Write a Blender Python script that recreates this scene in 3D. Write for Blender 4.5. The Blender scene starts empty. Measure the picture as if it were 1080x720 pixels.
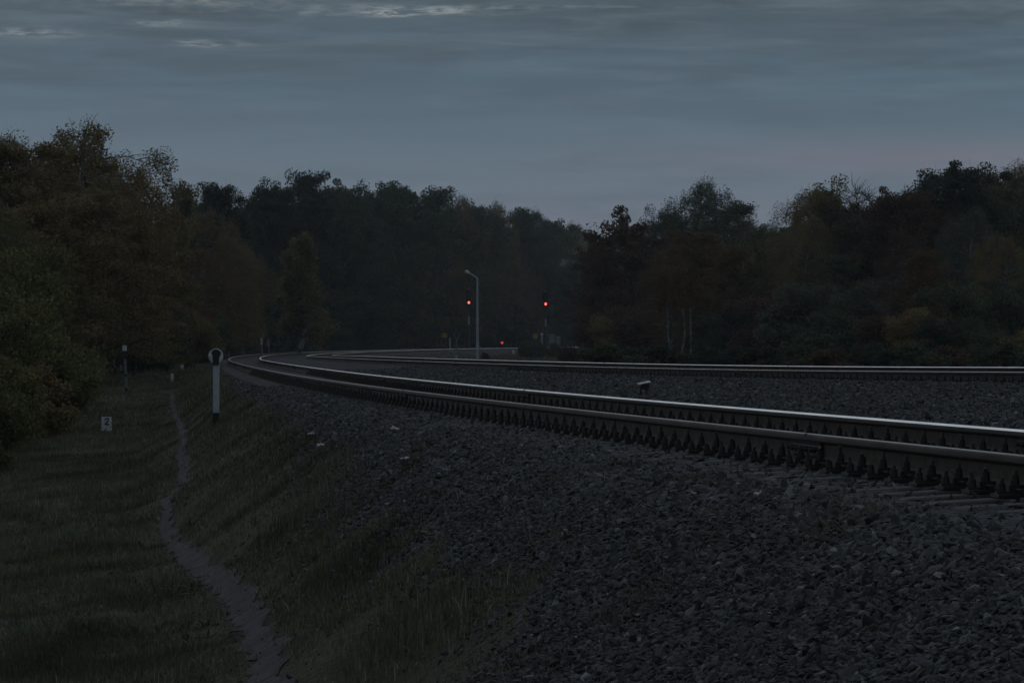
import bpy, math, random
import numpy as np

# ------------------------------------------------------------------ basics
S = bpy.context.scene
COL = S.collection
HAZE = 1.25e-4
EYE = 3.0                      # eye height above the datum, metres
FPX = 4050.0                   # 135 mm lens on a 1080 px wide frame
rng = np.random.default_rng(7)
random.seed(7)


def mesh_from(name, verts, faces, mats=(), midx=None, smooth=False):
    """verts (n,3); faces: (m,k) array or a list of tuples"""
    me = bpy.data.meshes.new(name)
    verts = np.asarray(verts, dtype=np.float32)
    if isinstance(faces, np.ndarray):
        m, k = faces.shape
        me.vertices.add(len(verts)); me.vertices.foreach_set('co', verts.ravel())
        me.loops.add(m * k); me.loops.foreach_set('vertex_index', faces.astype(np.int32).ravel())
        me.polygons.add(m)
        me.polygons.foreach_set('loop_start', np.arange(0, m * k, k, dtype=np.int32))
        me.update(calc_edges=True)
    else:
        me.from_pydata([tuple(map(float, v)) for v in verts], [], [tuple(f) for f in faces])
    for m_ in mats:
        me.materials.append(m_)
    n = len(me.polygons)
    if midx is not None:
        me.polygons.foreach_set('material_index', np.asarray(midx, dtype=np.int32))
    me.polygons.foreach_set('use_smooth', np.full(n, bool(smooth)))
    me.update()
    return me


def link(name, me, parent=None, loc=(0, 0, 0), rotz=0.0):
    o = bpy.data.objects.new(name, me); COL.objects.link(o)
    o.location = loc; o.rotation_euler = (0, 0, rotz)
    if parent is not None:
        o.parent = parent
    return o


def tag(o, label=None, cat=None, group=None, kind=None):
    if label: o['label'] = label
    if cat: o['category'] = cat
    if group: o['group'] = group
    if kind: o['kind'] = kind
    return o


class MB:
    """collects solids that belong to ONE mesh"""
    def __init__(self): self.v = []; self.f = []; self.m = []
    def add(self, vs, fs, m=0):
        b = len(self.v); self.v += [tuple(map(float, p)) for p in vs]
        self.f += [tuple(b + i for i in f) for f in fs]; self.m += [m] * len(fs); return self
    def box(self, c, s, m=0, taper=1.0, rz=0.0):
        x, y, z = (q / 2 for q in s); vs = []
        ca, sa = math.cos(rz), math.sin(rz)
        for dz, t in ((-z, 1.0), (z, taper)):
            for dx, dy in ((-x, -y), (x, -y), (x, y), (-x, y)):
                px, py = dx * t, dy * t
                vs.append((c[0] + px * ca - py * sa, c[1] + px * sa + py * ca, c[2] + dz))
        return self.add(vs, [(3, 2, 1, 0), (4, 5, 6, 7), (0, 1, 5, 4), (1, 2, 6, 5), (2, 3, 7, 6), (3, 0, 4, 7)], m)
    def tube(self, pts, rads, n=8, m=0, cap=True):
        v, f = tube(np.array(pts, float), np.array(rads, float), n)
        fl = [tuple(q) for q in f]
        if cap:
            fl.append(tuple(range(n))[::-1]); L = len(pts)
            fl.append(tuple(range((L - 1) * n, L * n)))
        return self.add(v, fl, m)
    def prism(self, poly, y0, y1, m=0):
        """poly in x,z extruded along y"""
        n = len(poly)
        vs = [(p[0], y0, p[1]) for p in poly] + [(p[0], y1, p[1]) for p in poly]
        fs = [tuple(range(n)), tuple(range(n, 2 * n))[::-1]]
        fs += [(i, i + n, (i + 1) % n + n, (i + 1) % n) for i in range(n)]
        return self.add(vs, fs, m)
    def mesh(self, name, *mats, smooth=False):
        return mesh_from(name, self.v, self.f, mats, self.m, smooth)


def tube(pts, rads, n=6):
    L = len(pts); tang = np.gradient(pts, axis=0)
    tang /= np.linalg.norm(tang, axis=1)[:, None] + 1e-9
    ref = np.array([1.0, 0.13, 0.07]) if abs(tang[0][2]) > 0.8 else np.array([0.05, 0.1, 1.0])
    a = np.cross(tang, ref); a /= np.linalg.norm(a, axis=1)[:, None] + 1e-9
    b = np.cross(tang, a)
    th = np.arange(n) * 2 * math.pi / n
    v = pts[:, None, :] + rads[:, None, None] * (np.cos(th)[None, :, None] * a[:, None, :] + np.sin(th)[None, :, None] * b[:, None, :])
    i = np.arange(L - 1)[:, None] * n; j = np.arange(n)[None, :]; k = (j + 1) % n
    f = np.stack([i + j, i + k, i + n + k, i + n + j], -1).reshape(-1, 4)
    return v.reshape(-1, 3), f


# ------------------------------------------------------------------ noise
def _hash(ix, iy, seed):
    h = (ix.astype(np.int64) * 374761393 + iy.astype(np.int64) * 668265263 + seed * 982451653) & 0xFFFFFFFF
    h = ((h ^ (h >> 13)) * 1274126177) & 0xFFFFFFFF
    return ((h ^ (h >> 16)) & 0xFFFFFF) / float(0xFFFFFF)


def vnoise(x, y, seed=0):
    x = np.asarray(x, float); y = np.asarray(y, float)
    ix = np.floor(x); iy = np.floor(y); fx = x - ix; fy = y - iy
    fx = fx * fx * (3 - 2 * fx); fy = fy * fy * (3 - 2 * fy)
    h = lambda a, b: _hash(ix + a, iy + b, seed)
    return (h(0, 0) * (1 - fx) + h(1, 0) * fx) * (1 - fy) + (h(0, 1) * (1 - fx) + h(1, 1) * fx) * fy


def fbm(x, y, seed=0, o=3):
    s = 0; a = 0.5; t = 0
    for k in range(o):
        s = s + a * vnoise(x * 2 ** k, y * 2 ** k, seed + k); t += a; a *= 0.5
    return s / t


def sstep(a, b, x):
    t = np.clip((np.asarray(x, float) - a) / (b - a), 0, 1)
    return t * t * (3 - 2 * t)


# ------------------------------------------------------------------ the two curved tracks (x right, y away from the camera)
_yy = np.arange(-80.0, 1600.0, 0.5)
_sl = np.interp(_yy, [-80, 0, 20, 45, 80, 150, 190, 255, 300, 370, 500, 700, 1600],
                     [-.155, -.150, -.147, -.120, -.092, -.084, -.075, -.034, .005, .052, .10, .16, .30])
_sl = np.convolve(np.pad(_sl, 40, mode='edge'), np.ones(81) / 81, 'valid')
_x1 = np.concatenate([[0], np.cumsum((_sl[1:] + _sl[:-1]) * 0.25)])
_x1 += 2.54 - np.interp(19.0, _yy, _x1)
def x1(y): return np.interp(y, _yy, _x1)                 # centre of the near rail of the near track
def h1(y): return np.interp(y, [-80, 19, 60, 190, 600, 1600], [.52, .562, .635, .89, .89, .6])      # rail top below the eye
_t = np.clip(_yy - 70, -200, 173)
_x2 = 9.4 - .18 * _t + (.1 / 346) * _t ** 2
_x2 = np.where(_yy < 70, 9.4 - .18 * (_yy - 70), _x2)
_w = sstep(205, 262, _yy)
_x2 = _x2 * (1 - _w) + (_x1 + 4.15) * _w
def x2(y): return np.interp(y, _yy, _x2)
_h2k = np.interp(_yy, [-80, 40, 58, 70, 85, 110, 155, 243, 600, 1600], [.36, .42, .49, .55, .655, .735, .795, .90, .90, .6])
_h2k = np.convolve(np.pad(_h2k, 24, mode='edge'), np.ones(49) / 49, 'valid')
def h2(y): return np.interp(y, _yy, _h2k)
def cant(y): return np.interp(y, [60, 200, 260], [.085, .085, 0.0])
def h2b(y): return h2(y) - cant(y)
G = 1.595                                               # rail centre to rail centre
def slope(fn, y): return (fn(y + .5) - fn(y - .5))


# ------------------------------------------------------------------ terrain
HOLLOW = None
def ground(x, y, rough=True):
    x = np.asarray(x, float); y = np.asarray(y, float)
    X1 = x1(y); X2 = x2(y); off = np.interp(y, [22, 40, 60, 90], [.214, .206, .200, .195]); H1 = h1(y) + off; H2 = h2(y) + off
    d = X1 - x                                          # metres left of the near rail
    e = x - (X2 + G)                                    # metres right of the last rail
    E = np.interp(y, [0, 26, 40, 80, 100, 150, 200, 300], [1.62, 1.62, 1.6, 1.42, 1.28, .72, .45, .6])
    wob = (fbm(x * .35, y * .12, 3) - .5) * .35
    dd = d + wob * sstep(1.2, 2.0, d)
    drop = (dd - .98) * .68
    k = .14
    drop = np.log1p(np.exp(np.clip(drop / k, -30, 30))) * k
    lim = E + .02 * np.clip(d - 3, 0, 60) + .085 * np.clip(d - 4.2, 0, 9) * np.interp(y, [60, 130], [1, .55])
    drop = -np.log(np.exp(-drop / .12) + np.exp(-lim / .12)) * .12
    zl = -H1 - drop
    g = X2 - X1 - G
    t = np.clip((x - X1 - G) / np.maximum(g, .5), 0, 1); ct = cant(y)
    zm = -(H1 * (1 - t) + H2 * t) + ct * np.clip((x - X2) / G, 0, 1) - .16 * np.sin(math.pi * t) ** 2 * sstep(3.2, 7, g)
    dr = (e - .98) * .6
    dr = np.log1p(np.exp(np.clip(dr / k, -30, 30))) * k
    lr = .72 + .004 * np.clip(e - 3, 0, 400)
    dr = -np.log(np.exp(-dr / .12) + np.exp(-lr / .12)) * .12
    zr = -H2 + ct * np.clip(1 - (e - 1) * .4, 0, 1) - dr
    z = np.where(d > 0, zl, np.where(e > 0, zr, zm))
    if HOLLOW is not None:
        hx = np.interp(y, HOLLOW[0], HOLLOW[1]); z = z - .06 * np.exp(-((x - hx) / .3) ** 2) * (y > HOLLOW[0][0] - 3) * (y < HOLLOW[0][-1])
    if rough:
        out = np.maximum(sstep(1.0, 3.2, d), sstep(1.2, 3.0, e))
        z = z + out * ((fbm(x * .8, y * .5, 11) - .5) * .16 + (fbm(x * .15, y * .1, 12) - .5) * .25)
        bed = 1 - out
        z = z + bed * (fbm(x * 2.2, y * 1.6, 21) - .5) * .045
    return z


def ballast(x, y):
    """1 on crushed stone, 0 on soil and grass"""
    x = np.asarray(x, float); y = np.asarray(y, float)
    d = x1(y) - x; e = x - (x2(y) + G)
    lim = np.interp(y, [10, 21, 33, 47, 70, 95, 150], [2.95, 2.6, 1.95, 1.42, 1.2, 1.1, 1.0])
    n = (fbm(x * .9, y * .35, 31) - .5) * 1.9 + (fbm(x * 4, y * 2, 33) - .5) * .7
    low = sstep(.9, 2.2, d) * (e < 0)
    pat = sstep(.50, .66, fbm(x * 1.3, y * .45, 71)) * low * .8
    a = 1 - sstep(-1.0, .6, d - lim + n * np.interp(y, [10, 60], [.85, .6]))
    b = 1 - sstep(-.25, .35, e - 1.35 + n * .4)
    return a * b * (1 - pat)


def at(px, py, y0=13.0, y1=900.0):
    """the ground point seen in the direction of a photograph pixel"""
    y = np.arange(y0, y1, .1)
    x = (px - 540) / FPX * y; z = -(py - 360) / FPX * y
    hit = np.nonzero(z <= ground(x, y))[0]
    i = hit[0] if len(hit) else len(y) - 1
    return x[i], y[i], float(ground(x[i], y[i])) + EYE
def gz(x, y): return float(ground(x, y)) + EYE


# ------------------------------------------------------------------ materials
def mat(name, col, rough=.8, metal=0.0, spec=.3):
    m = bpy.data.materials.new(name); m.use_nodes = True
    b = m.node_tree.nodes['Principled BSDF']
    b.inputs['Base Color'].default_value = (*col, 1); b.inputs['Roughness'].default_value = rough
    b.inputs['Metallic'].default_value = metal; b.inputs['Specular IOR Level'].default_value = spec
    return m


def varied(name, stops, rough=.85, metal=0.0, spec=.25, scale=4.0, mode='noise', bump=0.0, bscale=40.0, detail=6.0, translucent=0.0, coord='Object'):
    """colour ramp driven by noise or by a random value per loose piece"""
    m = mat(name, stops[0][1], rough, metal, spec); nt = m.node_tree; N = nt.nodes; L = nt.links
    b = N['Principled BSDF']
    r = N.new('ShaderNodeValToRGB'); cr = r.color_ramp
    while len(cr.elements) < len(stops): cr.elements.new(.5)
    for el, (p, c) in zip(cr.elements, stops): el.position = p; el.color = (*c, 1)
    tc = N.new('ShaderNodeTexCoord')
    if mode == 'island':
        g = N.new('ShaderNodeNewGeometry'); L.new(g.outputs['Random Per Island'], r.inputs[0])
    else:
        n = N.new('ShaderNodeTexNoise'); n.inputs['Scale'].default_value = scale; n.inputs['Detail'].default_value = detail
        L.new(tc.outputs[coord], n.inputs['Vector']); L.new(n.outputs['Fac'], r.inputs[0])
    L.new(r.outputs[0], b.inputs['Base Color'])
    if bump:
        n2 = N.new('ShaderNodeTexNoise'); n2.inputs['Scale'].default_value = bscale; n2.inputs['Detail'].default_value = 4
        L.new(tc.outputs[coord], n2.inputs['Vector'])
        bp = N.new('ShaderNodeBump'); bp.inputs['Strength'].default_value = bump; bp.inputs['Distance'].default_value = .02
        L.new(n2.outputs['Fac'], bp.inputs['Height']); L.new(bp.outputs[0], b.inputs['Normal'])
    if translucent:
        tr = N.new('ShaderNodeBsdfTranslucent'); L.new(r.outputs[0], tr.inputs['Color'])
        mx = N.new('ShaderNodeMixShader'); mx.inputs[0].default_value = translucent
        L.new(b.outputs[0], mx.inputs[1]); L.new(tr.outputs[0], mx.inputs[2])
        L.new(mx.outputs[0], N['Material Output'].inputs['Surface'])
    return m


M = {}
M['rust'] = varied('rail_rust', [(.28, (.022, .018, .016)), (.5, (.042, .034, .028)), (.72, (.068, .050, .038))], .85, .0, .25, scale=9, bump=.6, bscale=70)
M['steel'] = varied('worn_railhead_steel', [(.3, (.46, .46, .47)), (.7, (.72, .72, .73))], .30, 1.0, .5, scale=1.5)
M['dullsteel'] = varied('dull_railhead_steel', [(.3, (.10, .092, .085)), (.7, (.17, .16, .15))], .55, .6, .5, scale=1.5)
M['headside'] = varied('railhead_side_lit', [(.3, (.036, .032, .030)), (.7, (.064, .058, .054))], .8, .0, .15, scale=2.5)  # lighter tone puts the light on the railhead side into its colour
M['iron'] = varied('oily_fastening_iron', [(.3, (.018, .017, .016)), (.7, (.03, .027, .025))], .7, .0, .25, scale=20)
M['concrete'] = varied('stained_sleeper_concrete', [(.3, (.04, .04, .04)), (.7, (.085, .083, .08))], .9, 0, .2, scale=6, bump=.3)
M['stone'] = varied('crushed_granite', [(0, (.036, .036, .037)), (.35, (.054, .054, .056)), (.75, (.072, .073, .076)), (.97, (.10, .102, .105)), (1, (.20, .21, .215))], .9, 0, .25, mode='island')
M['grass'] = varied('grass_blades', [(0, (0.053, 0.066, 0.046)), (.4, (0.092, 0.107, 0.061)), (.8, (0.141, 0.144, 0.084)), (.95, (0.224, 0.205, 0.144)), (1, (0.355, 0.314, 0.236))], .8, 0, .15, mode='island', translucent=.25)
nt = M['stone'].node_tree; N = nt.nodes; L = nt.links
cr_n = [n for n in N if n.type == 'VALTORGB'][0]; tc = N.new('ShaderNodeTexCoord')
pn = N.new('ShaderNodeTexNoise'); pn.inputs['Scale'].default_value = .8; pn.inputs['Detail'].default_value = 6; L.new(tc.outputs['Object'], pn.inputs['Vector'])
pr_ = N.new('ShaderNodeMapRange'); pr_.inputs['From Min'].default_value = .45; pr_.inputs['From Max'].default_value = .68; L.new(pn.outputs['Fac'], pr_.inputs['Value'])
mg = N.new('ShaderNodeMix'); mg.data_type = 'RGBA'; mg.blend_type = 'MULTIPLY'; L.new(pr_.outputs['Result'], mg.inputs['Factor'])
L.new(cr_n.outputs[0], mg.inputs['A']); mg.inputs['B'].default_value = (.80, .70, .62, 1)
L.new(mg.outputs['Result'], N['Principled BSDF'].inputs['Base Color'])
nt = M['grass'].node_tree; N = nt.nodes; L = nt.links
cr_n = [n for n in N if n.type == 'VALTORGB'][0]; tc = N.new('ShaderNodeTexCoord')
pn = N.new('ShaderNodeTexNoise'); pn.inputs['Scale'].default_value = .6; pn.inputs['Detail'].default_value = 5; L.new(tc.outputs['Object'], pn.inputs['Vector'])
pr_ = N.new('ShaderNodeMapRange'); pr_.inputs['From Min'].default_value = .42; pr_.inputs['From Max'].default_value = .62; L.new(pn.outputs['Fac'], pr_.inputs['Value'])
mg = N.new('ShaderNodeMix'); mg.data_type = 'RGBA'; mg.blend_type = 'MULTIPLY'; L.new(pr_.outputs['Result'], mg.inputs['Factor'])
L.new(cr_n.outputs[0], mg.inputs['A']); mg.inputs['B'].default_value = (.50, .42, .44, 1)
for ln in list(cr_n.outputs[0].links):
    if ln.to_node != mg:
        L.new(mg.outputs['Result'], ln.to_socket)
M['white'] = varied('weathered_white_paint', [(.3, (.20, .205, .20)), (.52, (.46, .48, .49)), (.7, (.58, .60, .61))], .75, 0, .3, scale=11, bump=.1)
M['greypaint'] = varied('weathered_grey_paint', [(.3, (.26, .29, .31)), (.65, (.36, .39, .41))], .65, 0, .3, scale=6)
M['dimgrey'] = varied('dull_grey_post', [(.3, (.09, .095, .10)), (.65, (.15, .158, .165))], .75, 0, .25, scale=6)
M['black'] = mat('black_paint', (.018, .018, .02), .6)
M['galv'] = varied('galvanised_steel', [(.3, (.24, .26, .27)), (.7, (.34, .36, .37))], .55, .3, .4, scale=4)
M['darkgrey'] = mat('dark_grey_paint', (.05, .053, .056), .6)
M['yellow'] = mat('faded_yellow_paint', (.32, .20, .05), .7)
M['cabinet'] = varied('grey_cabinet_paint', [(.3, (.13, .15, .17)), (.7, (.18, .20, .22))], .6, 0, .3, scale=3)
M['birchbark'] = varied('pale_birch_bark', [(.40, (.04, .038, .036)), (.52, (.17, .165, .155)), (.75, (.25, .245, .23))], .85, 0, .2, scale=3)
M['bark'] = varied('brown_bark', [(.3, (.030, .026, .021)), (.7, (.075, .065, .055))], .95, 0, .15, scale=5, bump=.5, bscale=12)
M['twig'] = mat('grey_brown_twigs', (.06, .052, .045), .9)
M['soil'] = None


def leafmat(name, cols):
    n = len(cols)
    return varied(name, [(i / max(1, n - 1), c) for i, c in enumerate(cols)], .75, 0, .15, mode='island', translucent=.22)
M['leaf_birch'] = leafmat('olive_brown_birch_leaves', [(0.103, 0.078, 0.037), (0.148, 0.108, 0.050), (0.202, 0.137, 0.064), (0.178, 0.155, 0.071)])
M['leaf_green'] = leafmat('dark_green_leaves', [(0.040, 0.051, 0.030), (0.057, 0.072, 0.042), (0.079, 0.094, 0.055), (0.101, 0.104, 0.057)])
M['leaf_alder'] = leafmat('blackish_green_leaves', [(0.030, 0.036, 0.026), (0.044, 0.052, 0.036), (0.061, 0.069, 0.044)])
M['leaf_red'] = leafmat('dull_red_brown_leaves', [(.060, .036, .026), (.088, .052, .036), (.12, .072, .050)])
M['leaf_rust'] = leafmat('rust_orange_leaves', [(.082, .050, .024), (.118, .072, .034), (.16, .098, .046)])
M['leaf_olive'] = leafmat('olive_green_shrub_leaves', [(0.061, 0.065, 0.026), (0.094, 0.094, 0.036), (0.137, 0.125, 0.051), (0.181, 0.150, 0.061)])
M['leaf_grey'] = leafmat('grey_green_leaves', [(.062, .066, .046), (.085, .088, .064), (.11, .112, .084)])
M['leaf_yellow'] = leafmat('yellow_olive_leaves', [(.11, .098, .045), (.15, .132, .06), (.20, .172, .08)])
M['litter'] = leafmat('fallen_leaf_brown', [(.04, .026, .014), (.08, .05, .022), (.14, .095, .045)])
M['paper'] = mat('dirty_white_paper', (.42, .43, .44), .8)
M['path'] = varied('trodden_earth', [(.3, (.022, .021, .022)), (.5, (.040, .039, .042)), (.72, (.066, .064, .068))], .95, 0, .2, scale=6, bump=.9, bscale=28, detail=9)


def emission(name, col, strength):
    m = bpy.data.materials.new(name); m.use_nodes = True; nt = m.node_tree
    e = nt.nodes.new('ShaderNodeEmission'); e.inputs[0].default_value = (*col, 1); e.inputs[1].default_value = strength
    nt.links.new(e.outputs[0], nt.nodes['Material Output'].inputs['Surface'])
    return m
M['red'] = emission('red_signal_lens', (1.0, .035, .02), .9)
M['redhot'] = emission('red_signal_lamp', (1.0, .22, .16), 1.6)
M['redsmall'] = emission('small_red_signal_lens', (1.0, .07, .07), .5)

# ground material: stone or soil by the vertex attribute "stone"
gm = mat('ground_soil_and_ballast', (.05, .05, .04), .95, 0, .15); nt = gm.node_tree; N = nt.nodes; L = nt.links
b = N['Principled BSDF']; tc = N.new('ShaderNodeTexCoord')
at_ = N.new('ShaderNodeAttribute'); at_.attribute_name = 'stone'
def ramp(stops):
    r = N.new('ShaderNodeValToRGB'); cr = r.color_ramp
    while len(cr.elements) < len(stops): cr.elements.new(.5)
    for el, (p, c) in zip(cr.elements, stops): el.position = p; el.color = (*c, 1)
    return r
vo = N.new('ShaderNodeTexVoronoi'); vo.inputs['Scale'].default_value = 17; L.new(tc.outputs['Object'], vo.inputs['Vector'])
rs = ramp([(0, (.02, .02, .022)), (.5, (.042, .042, .046)), (.93, (.068, .07, .076)), (1, (.13, .135, .14))])
sx = N.new('ShaderNodeSeparateColor'); L.new(vo.outputs['Color'], sx.inputs[0]); L.new(sx.outputs[0], rs.inputs[0])
no = N.new('ShaderNodeTexNoise'); no.inputs['Scale'].default_value = 1.1; no.inputs['Detail'].default_value = 9; L.new(tc.outputs['Object'], no.inputs['Vector'])
rg = ramp([(.3, (.034, .033, .024)), (.5, (.048, .047, .030)), (.62, (.060, .058, .036)), (.75, (.075, .066, .046))]); L.new(no.outputs['Fac'], rg.inputs[0])
mx = N.new('ShaderNodeMix'); mx.data_type = 'RGBA'
L.new(at_.outputs['Fac'], mx.inputs['Factor']); L.new(rg.outputs[0], mx.inputs['A']); L.new(rs.outputs[0], mx.inputs['B'])
L.new(mx.outputs['Result'], b.inputs['Base Color'])
bp = N.new('ShaderNodeBump'); bp.inputs['Strength'].default_value = .9; bp.inputs['Distance'].default_value = .05
n3 = N.new('ShaderNodeTexNoise'); n3.inputs['Scale'].default_value = 16; n3.inputs['Detail'].default_value = 5; L.new(tc.outputs['Object'], n3.inputs['Vector'])
ad = N.new('ShaderNodeMath'); ad.operation = 'ADD'; L.new(vo.outputs['Distance'], ad.inputs[0]); L.new(n3.outputs['Fac'], ad.inputs[1])
L.new(ad.outputs[0], bp.inputs['Height']); L.new(bp.outputs[0], b.inputs['Normal'])

# ------------------------------------------------------------------ ground sheet
ppx = [(290, 738), (284, 720), (280, 681), (268, 655), (253, 627), (218, 600), (190, 575), (173, 548), (176, 522), (192, 506), (207, 498.5), (196, 487), (190, 477), (194, 462), (189, 445), (183, 430), (181, 412)]
pp = np.array([at(*p)[:2] for p in ppx])
o_ = np.argsort(pp[:, 1]); pp = pp[o_]
ys = np.arange(pp[0, 1], pp[-1, 1], .12)
px_ = np.interp(ys, pp[:, 1], pp[:, 0]); kk = 5; px_ = np.convolve(np.pad(px_, kk // 2, mode='edge'), np.ones(kk) / kk, 'valid')
HOLLOW = (ys, px_)
rows = np.concatenate([np.arange(-90, 10, 5.), np.arange(10, 62, .2), np.arange(62, 200, .7), np.arange(200, 620, 4.), np.geomspace(620, 2600, 40)])
fine = np.arange(-11, 24, .16)
cols = np.concatenate([-np.geomspace(1500, 11.4, 60), fine, np.geomspace(24.5, 1500, 70)])
U, Y = np.meshgrid(cols, rows)
taper = np.where(Y > 1500, 0, 1)
X = U + x1(np.minimum(Y, 1500))
Zg = np.where(Y < 1400, ground(X, np.minimum(Y, 1500)), -1.6) + EYE
V = np.stack([X, Y, Zg], -1).reshape(-1, 3)
nr, nc = X.shape
i = np.arange(nr - 1)[:, None] * nc; j = np.arange(nc - 1)[None, :]
F = np.stack([i + j, i + j + 1, i + nc + j + 1, i + nc + j], -1).reshape(-1, 4)
me = mesh_from('ground', V, F, [gm], smooth=True)
a = me.attributes.new('stone', 'FLOAT', 'POINT')
a.data.foreach_set('value', ballast(X, np.minimum(Y, 1500)).ravel().astype(np.float32))
tag(link('ground', me), kind='structure')

# ------------------------------------------------------------------ the trodden path
def path_x(y): return np.interp(y, ys, px_)
hw = np.interp(ys, [20, 27, 40, 60, 80, 110], [.135, .125, .10, .08, .07, .065])
acr = np.linspace(-1, 1, 9)
wl = hw * (1 + (fbm(ys * 2.6, ys * 0, 41) - .5) * 1.6); wr = hw * (1 + (fbm(ys * 2.6, ys * 0, 42) - .5) * 1.6)
PX = px_[:, None] + np.where(acr < 0, wl[:, None] * acr, wr[:, None] * acr)
PY = np.repeat(ys[:, None], 9, 1)
PZ = ground(PX, PY) + EYE + .014 + .016 * fbm(PX * 14, PY * 5, 44) - .010 * (np.abs(acr) > .95)
nr, nc = PX.shape
i = np.arange(nr - 1)[:, None] * nc; j = np.arange(nc - 1)[None, :]
F = np.stack([i + j, i + j + 1, i + nc + j + 1, i + nc + j], -1).reshape(-1, 4)
tag(link('path', mesh_from('path', np.stack([PX, PY, PZ], -1).reshape(-1, 3), F, [M['path']], smooth=True)), kind='structure')

# ------------------------------------------------------------------ crushed stone
ph = (1 + 5 ** .5) / 2
ICO = np.array([(-1, ph, 0), (1, ph, 0), (-1, -ph, 0), (1, -ph, 0), (0, -1, ph), (0, 1, ph), (0, -1, -ph), (0, 1, -ph), (ph, 0, -1), (ph, 0, 1), (-ph, 0, -1), (-ph, 0, 1)]) / 1.902
ICF = np.array([(0, 11, 5), (0, 5, 1), (0, 1, 7), (0, 7, 10), (0, 10, 11), (1, 5, 9), (5, 11, 4), (11, 10, 2), (10, 7, 6), (7, 1, 8), (3, 9, 4), (3, 4, 2), (3, 2, 6), (3, 6, 8), (3, 8, 9), (4, 9, 5), (2, 4, 11), (6, 2, 10), (8, 6, 7), (9, 8, 1)])
OCT = np.array([(1, 0, 0), (-1, 0, 0), (0, 1, 0), (0, -1, 0), (0, 0, 1), (0, 0, -1.)])
OCF = np.array([(0, 2, 4), (2, 1, 4), (1, 3, 4), (3, 0, 4), (2, 0, 5), (1, 2, 5), (3, 1, 5), (0, 3, 5)])


def randrot(n):
    q = rng.normal(size=(n, 4)); q /= np.linalg.norm(q, axis=1)[:, None]
    w, x, y, z = q.T
    return np.stack([np.stack([1 - 2 * (y * y + z * z), 2 * (x * y - z * w), 2 * (x * z + y * w)], -1),
                     np.stack([2 * (x * y + z * w), 1 - 2 * (x * x + z * z), 2 * (y * z - x * w)], -1),
                     np.stack([2 * (x * z - y * w), 2 * (y * z + x * w), 1 - 2 * (x * x + y * y)], -1)], -2)


def stones(x, y, size, base, fc, lift=.35):
    n = len(x)
    sc = size[:, None] * np.stack([rng.uniform(.8, 1.5, n), rng.uniform(.55, 1.05, n), rng.uniform(.3, .65, n)], -1)
    jit = 1 + rng.normal(0, .16, (n, len(base), 1)).clip(-.4, .4)
    v = base[None] * jit * sc[:, None, :]
    th = rng.uniform(0, 2 * math.pi, n); flat = np.zeros((n, 3, 3)); flat[:, 0, 0] = flat[:, 1, 1] = np.cos(th); flat[:, 0, 1] = -np.sin(th); flat[:, 1, 0] = np.sin(th); flat[:, 2, 2] = 1
    R_ = np.where((rng.uniform(0, 1, n) < .6)[:, None, None], flat, randrot(n)); tilt = rng.normal(0, .25, (n, 2)); R_[:, 2, 0] += tilt[:, 0]; R_[:, 2, 1] += tilt[:, 1]
    v = np.einsum('nij,nkj->nki', R_, v)
    z = ground(x, y) + EYE + size * rng.uniform(-.1, lift, n)
    v += np.stack([x, y, z], -1)[:, None, :]
    f = fc[None] + (np.arange(n) * len(base))[:, None, None]
    return v.reshape(-1, 3), f.reshape(-1, 3)


VV = []; FF = []; nb = 0
def push(v, f):
    global nb
    VV.append(v); FF.append(f + nb); nb += len(v)


def scatter_slope(y0, y1, n, d0, d1, s0, s1, base, fc):
    y = rng.uniform(y0, y1, n); d = rng.uniform(d0, d1, n); x = x1(y) - d
    keep = (rng.uniform(0, 1, n) < ballast(x, y) * np.where(np.abs(x / y) < .16, 1, 0) * .97 + .004)
    x, y = x[keep], y[keep]
    push(*stones(x, y, s0 + (s1 - s0) * rng.beta(1.6, 4.2, len(x)), base, fc))
scatter_slope(11, 28, 92000, .75, 3.6, .011, .046, ICO, ICF)
scatter_slope(28, 60, 76000, .75, 3.4, .013, .044, ICO, ICF)
scatter_slope(60, 130, 34000, .7, 2.6, .020, .050, OCT, OCF)
scatter_slope(130, 300, 34000, .6, 2.4, .03, .075, OCT, OCF)
# between the tracks, and right of the far one
n = 120000
y = rng.uniform(17, 150, n) ** 1.0; t = rng.uniform(0, 1, n)
x = x1(y) + G + .35 + t * np.maximum(x2(y) - x1(y) - G - .9, .1)
keep = (np.abs(x / y) < .145) & (rng.uniform(0, 1, n) < np.interp(y, [17, 50, 100, 150], [1, 1, .55, .2]))
x, y = x[keep], y[keep]
push(*stones(x, y, .02 + .05 * rng.beta(1.5, 3.5, len(x)), OCT, OCF))
# cribs of the near track
n = 26000
y = rng.uniform(13, 75, n); x = x1(y) + rng.uniform(-.9, G + .9, n)
keep = np.abs(x / y) < .15
x, y = x[keep], y[keep]
push(*stones(x, y, rng.uniform(.015, .032, len(x)), OCT, OCF, .1))
# pebbles trodden into the path
n = 5000
y = rng.uniform(ys[0], 60, n); x = path_x(y) + rng.normal(0, .07, n)
push(*stones(x, y, .004 + .014 * rng.beta(1.2, 4, n), OCT, OCF, .6))
# a few larger loose lumps
n = 130
y = rng.uniform(13, 60, n); x = x1(y) - rng.uniform(.9, 2.0, n)
push(*stones(x, y, rng.uniform(.03, .048, n), ICO, ICF))
me = mesh_from('gravel', np.concatenate(VV), np.concatenate(FF), [M['stone']])
tag(link('gravel', me), 'grey crushed stone ballast covering the railway embankment', 'gravel', kind='stuff')

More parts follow.
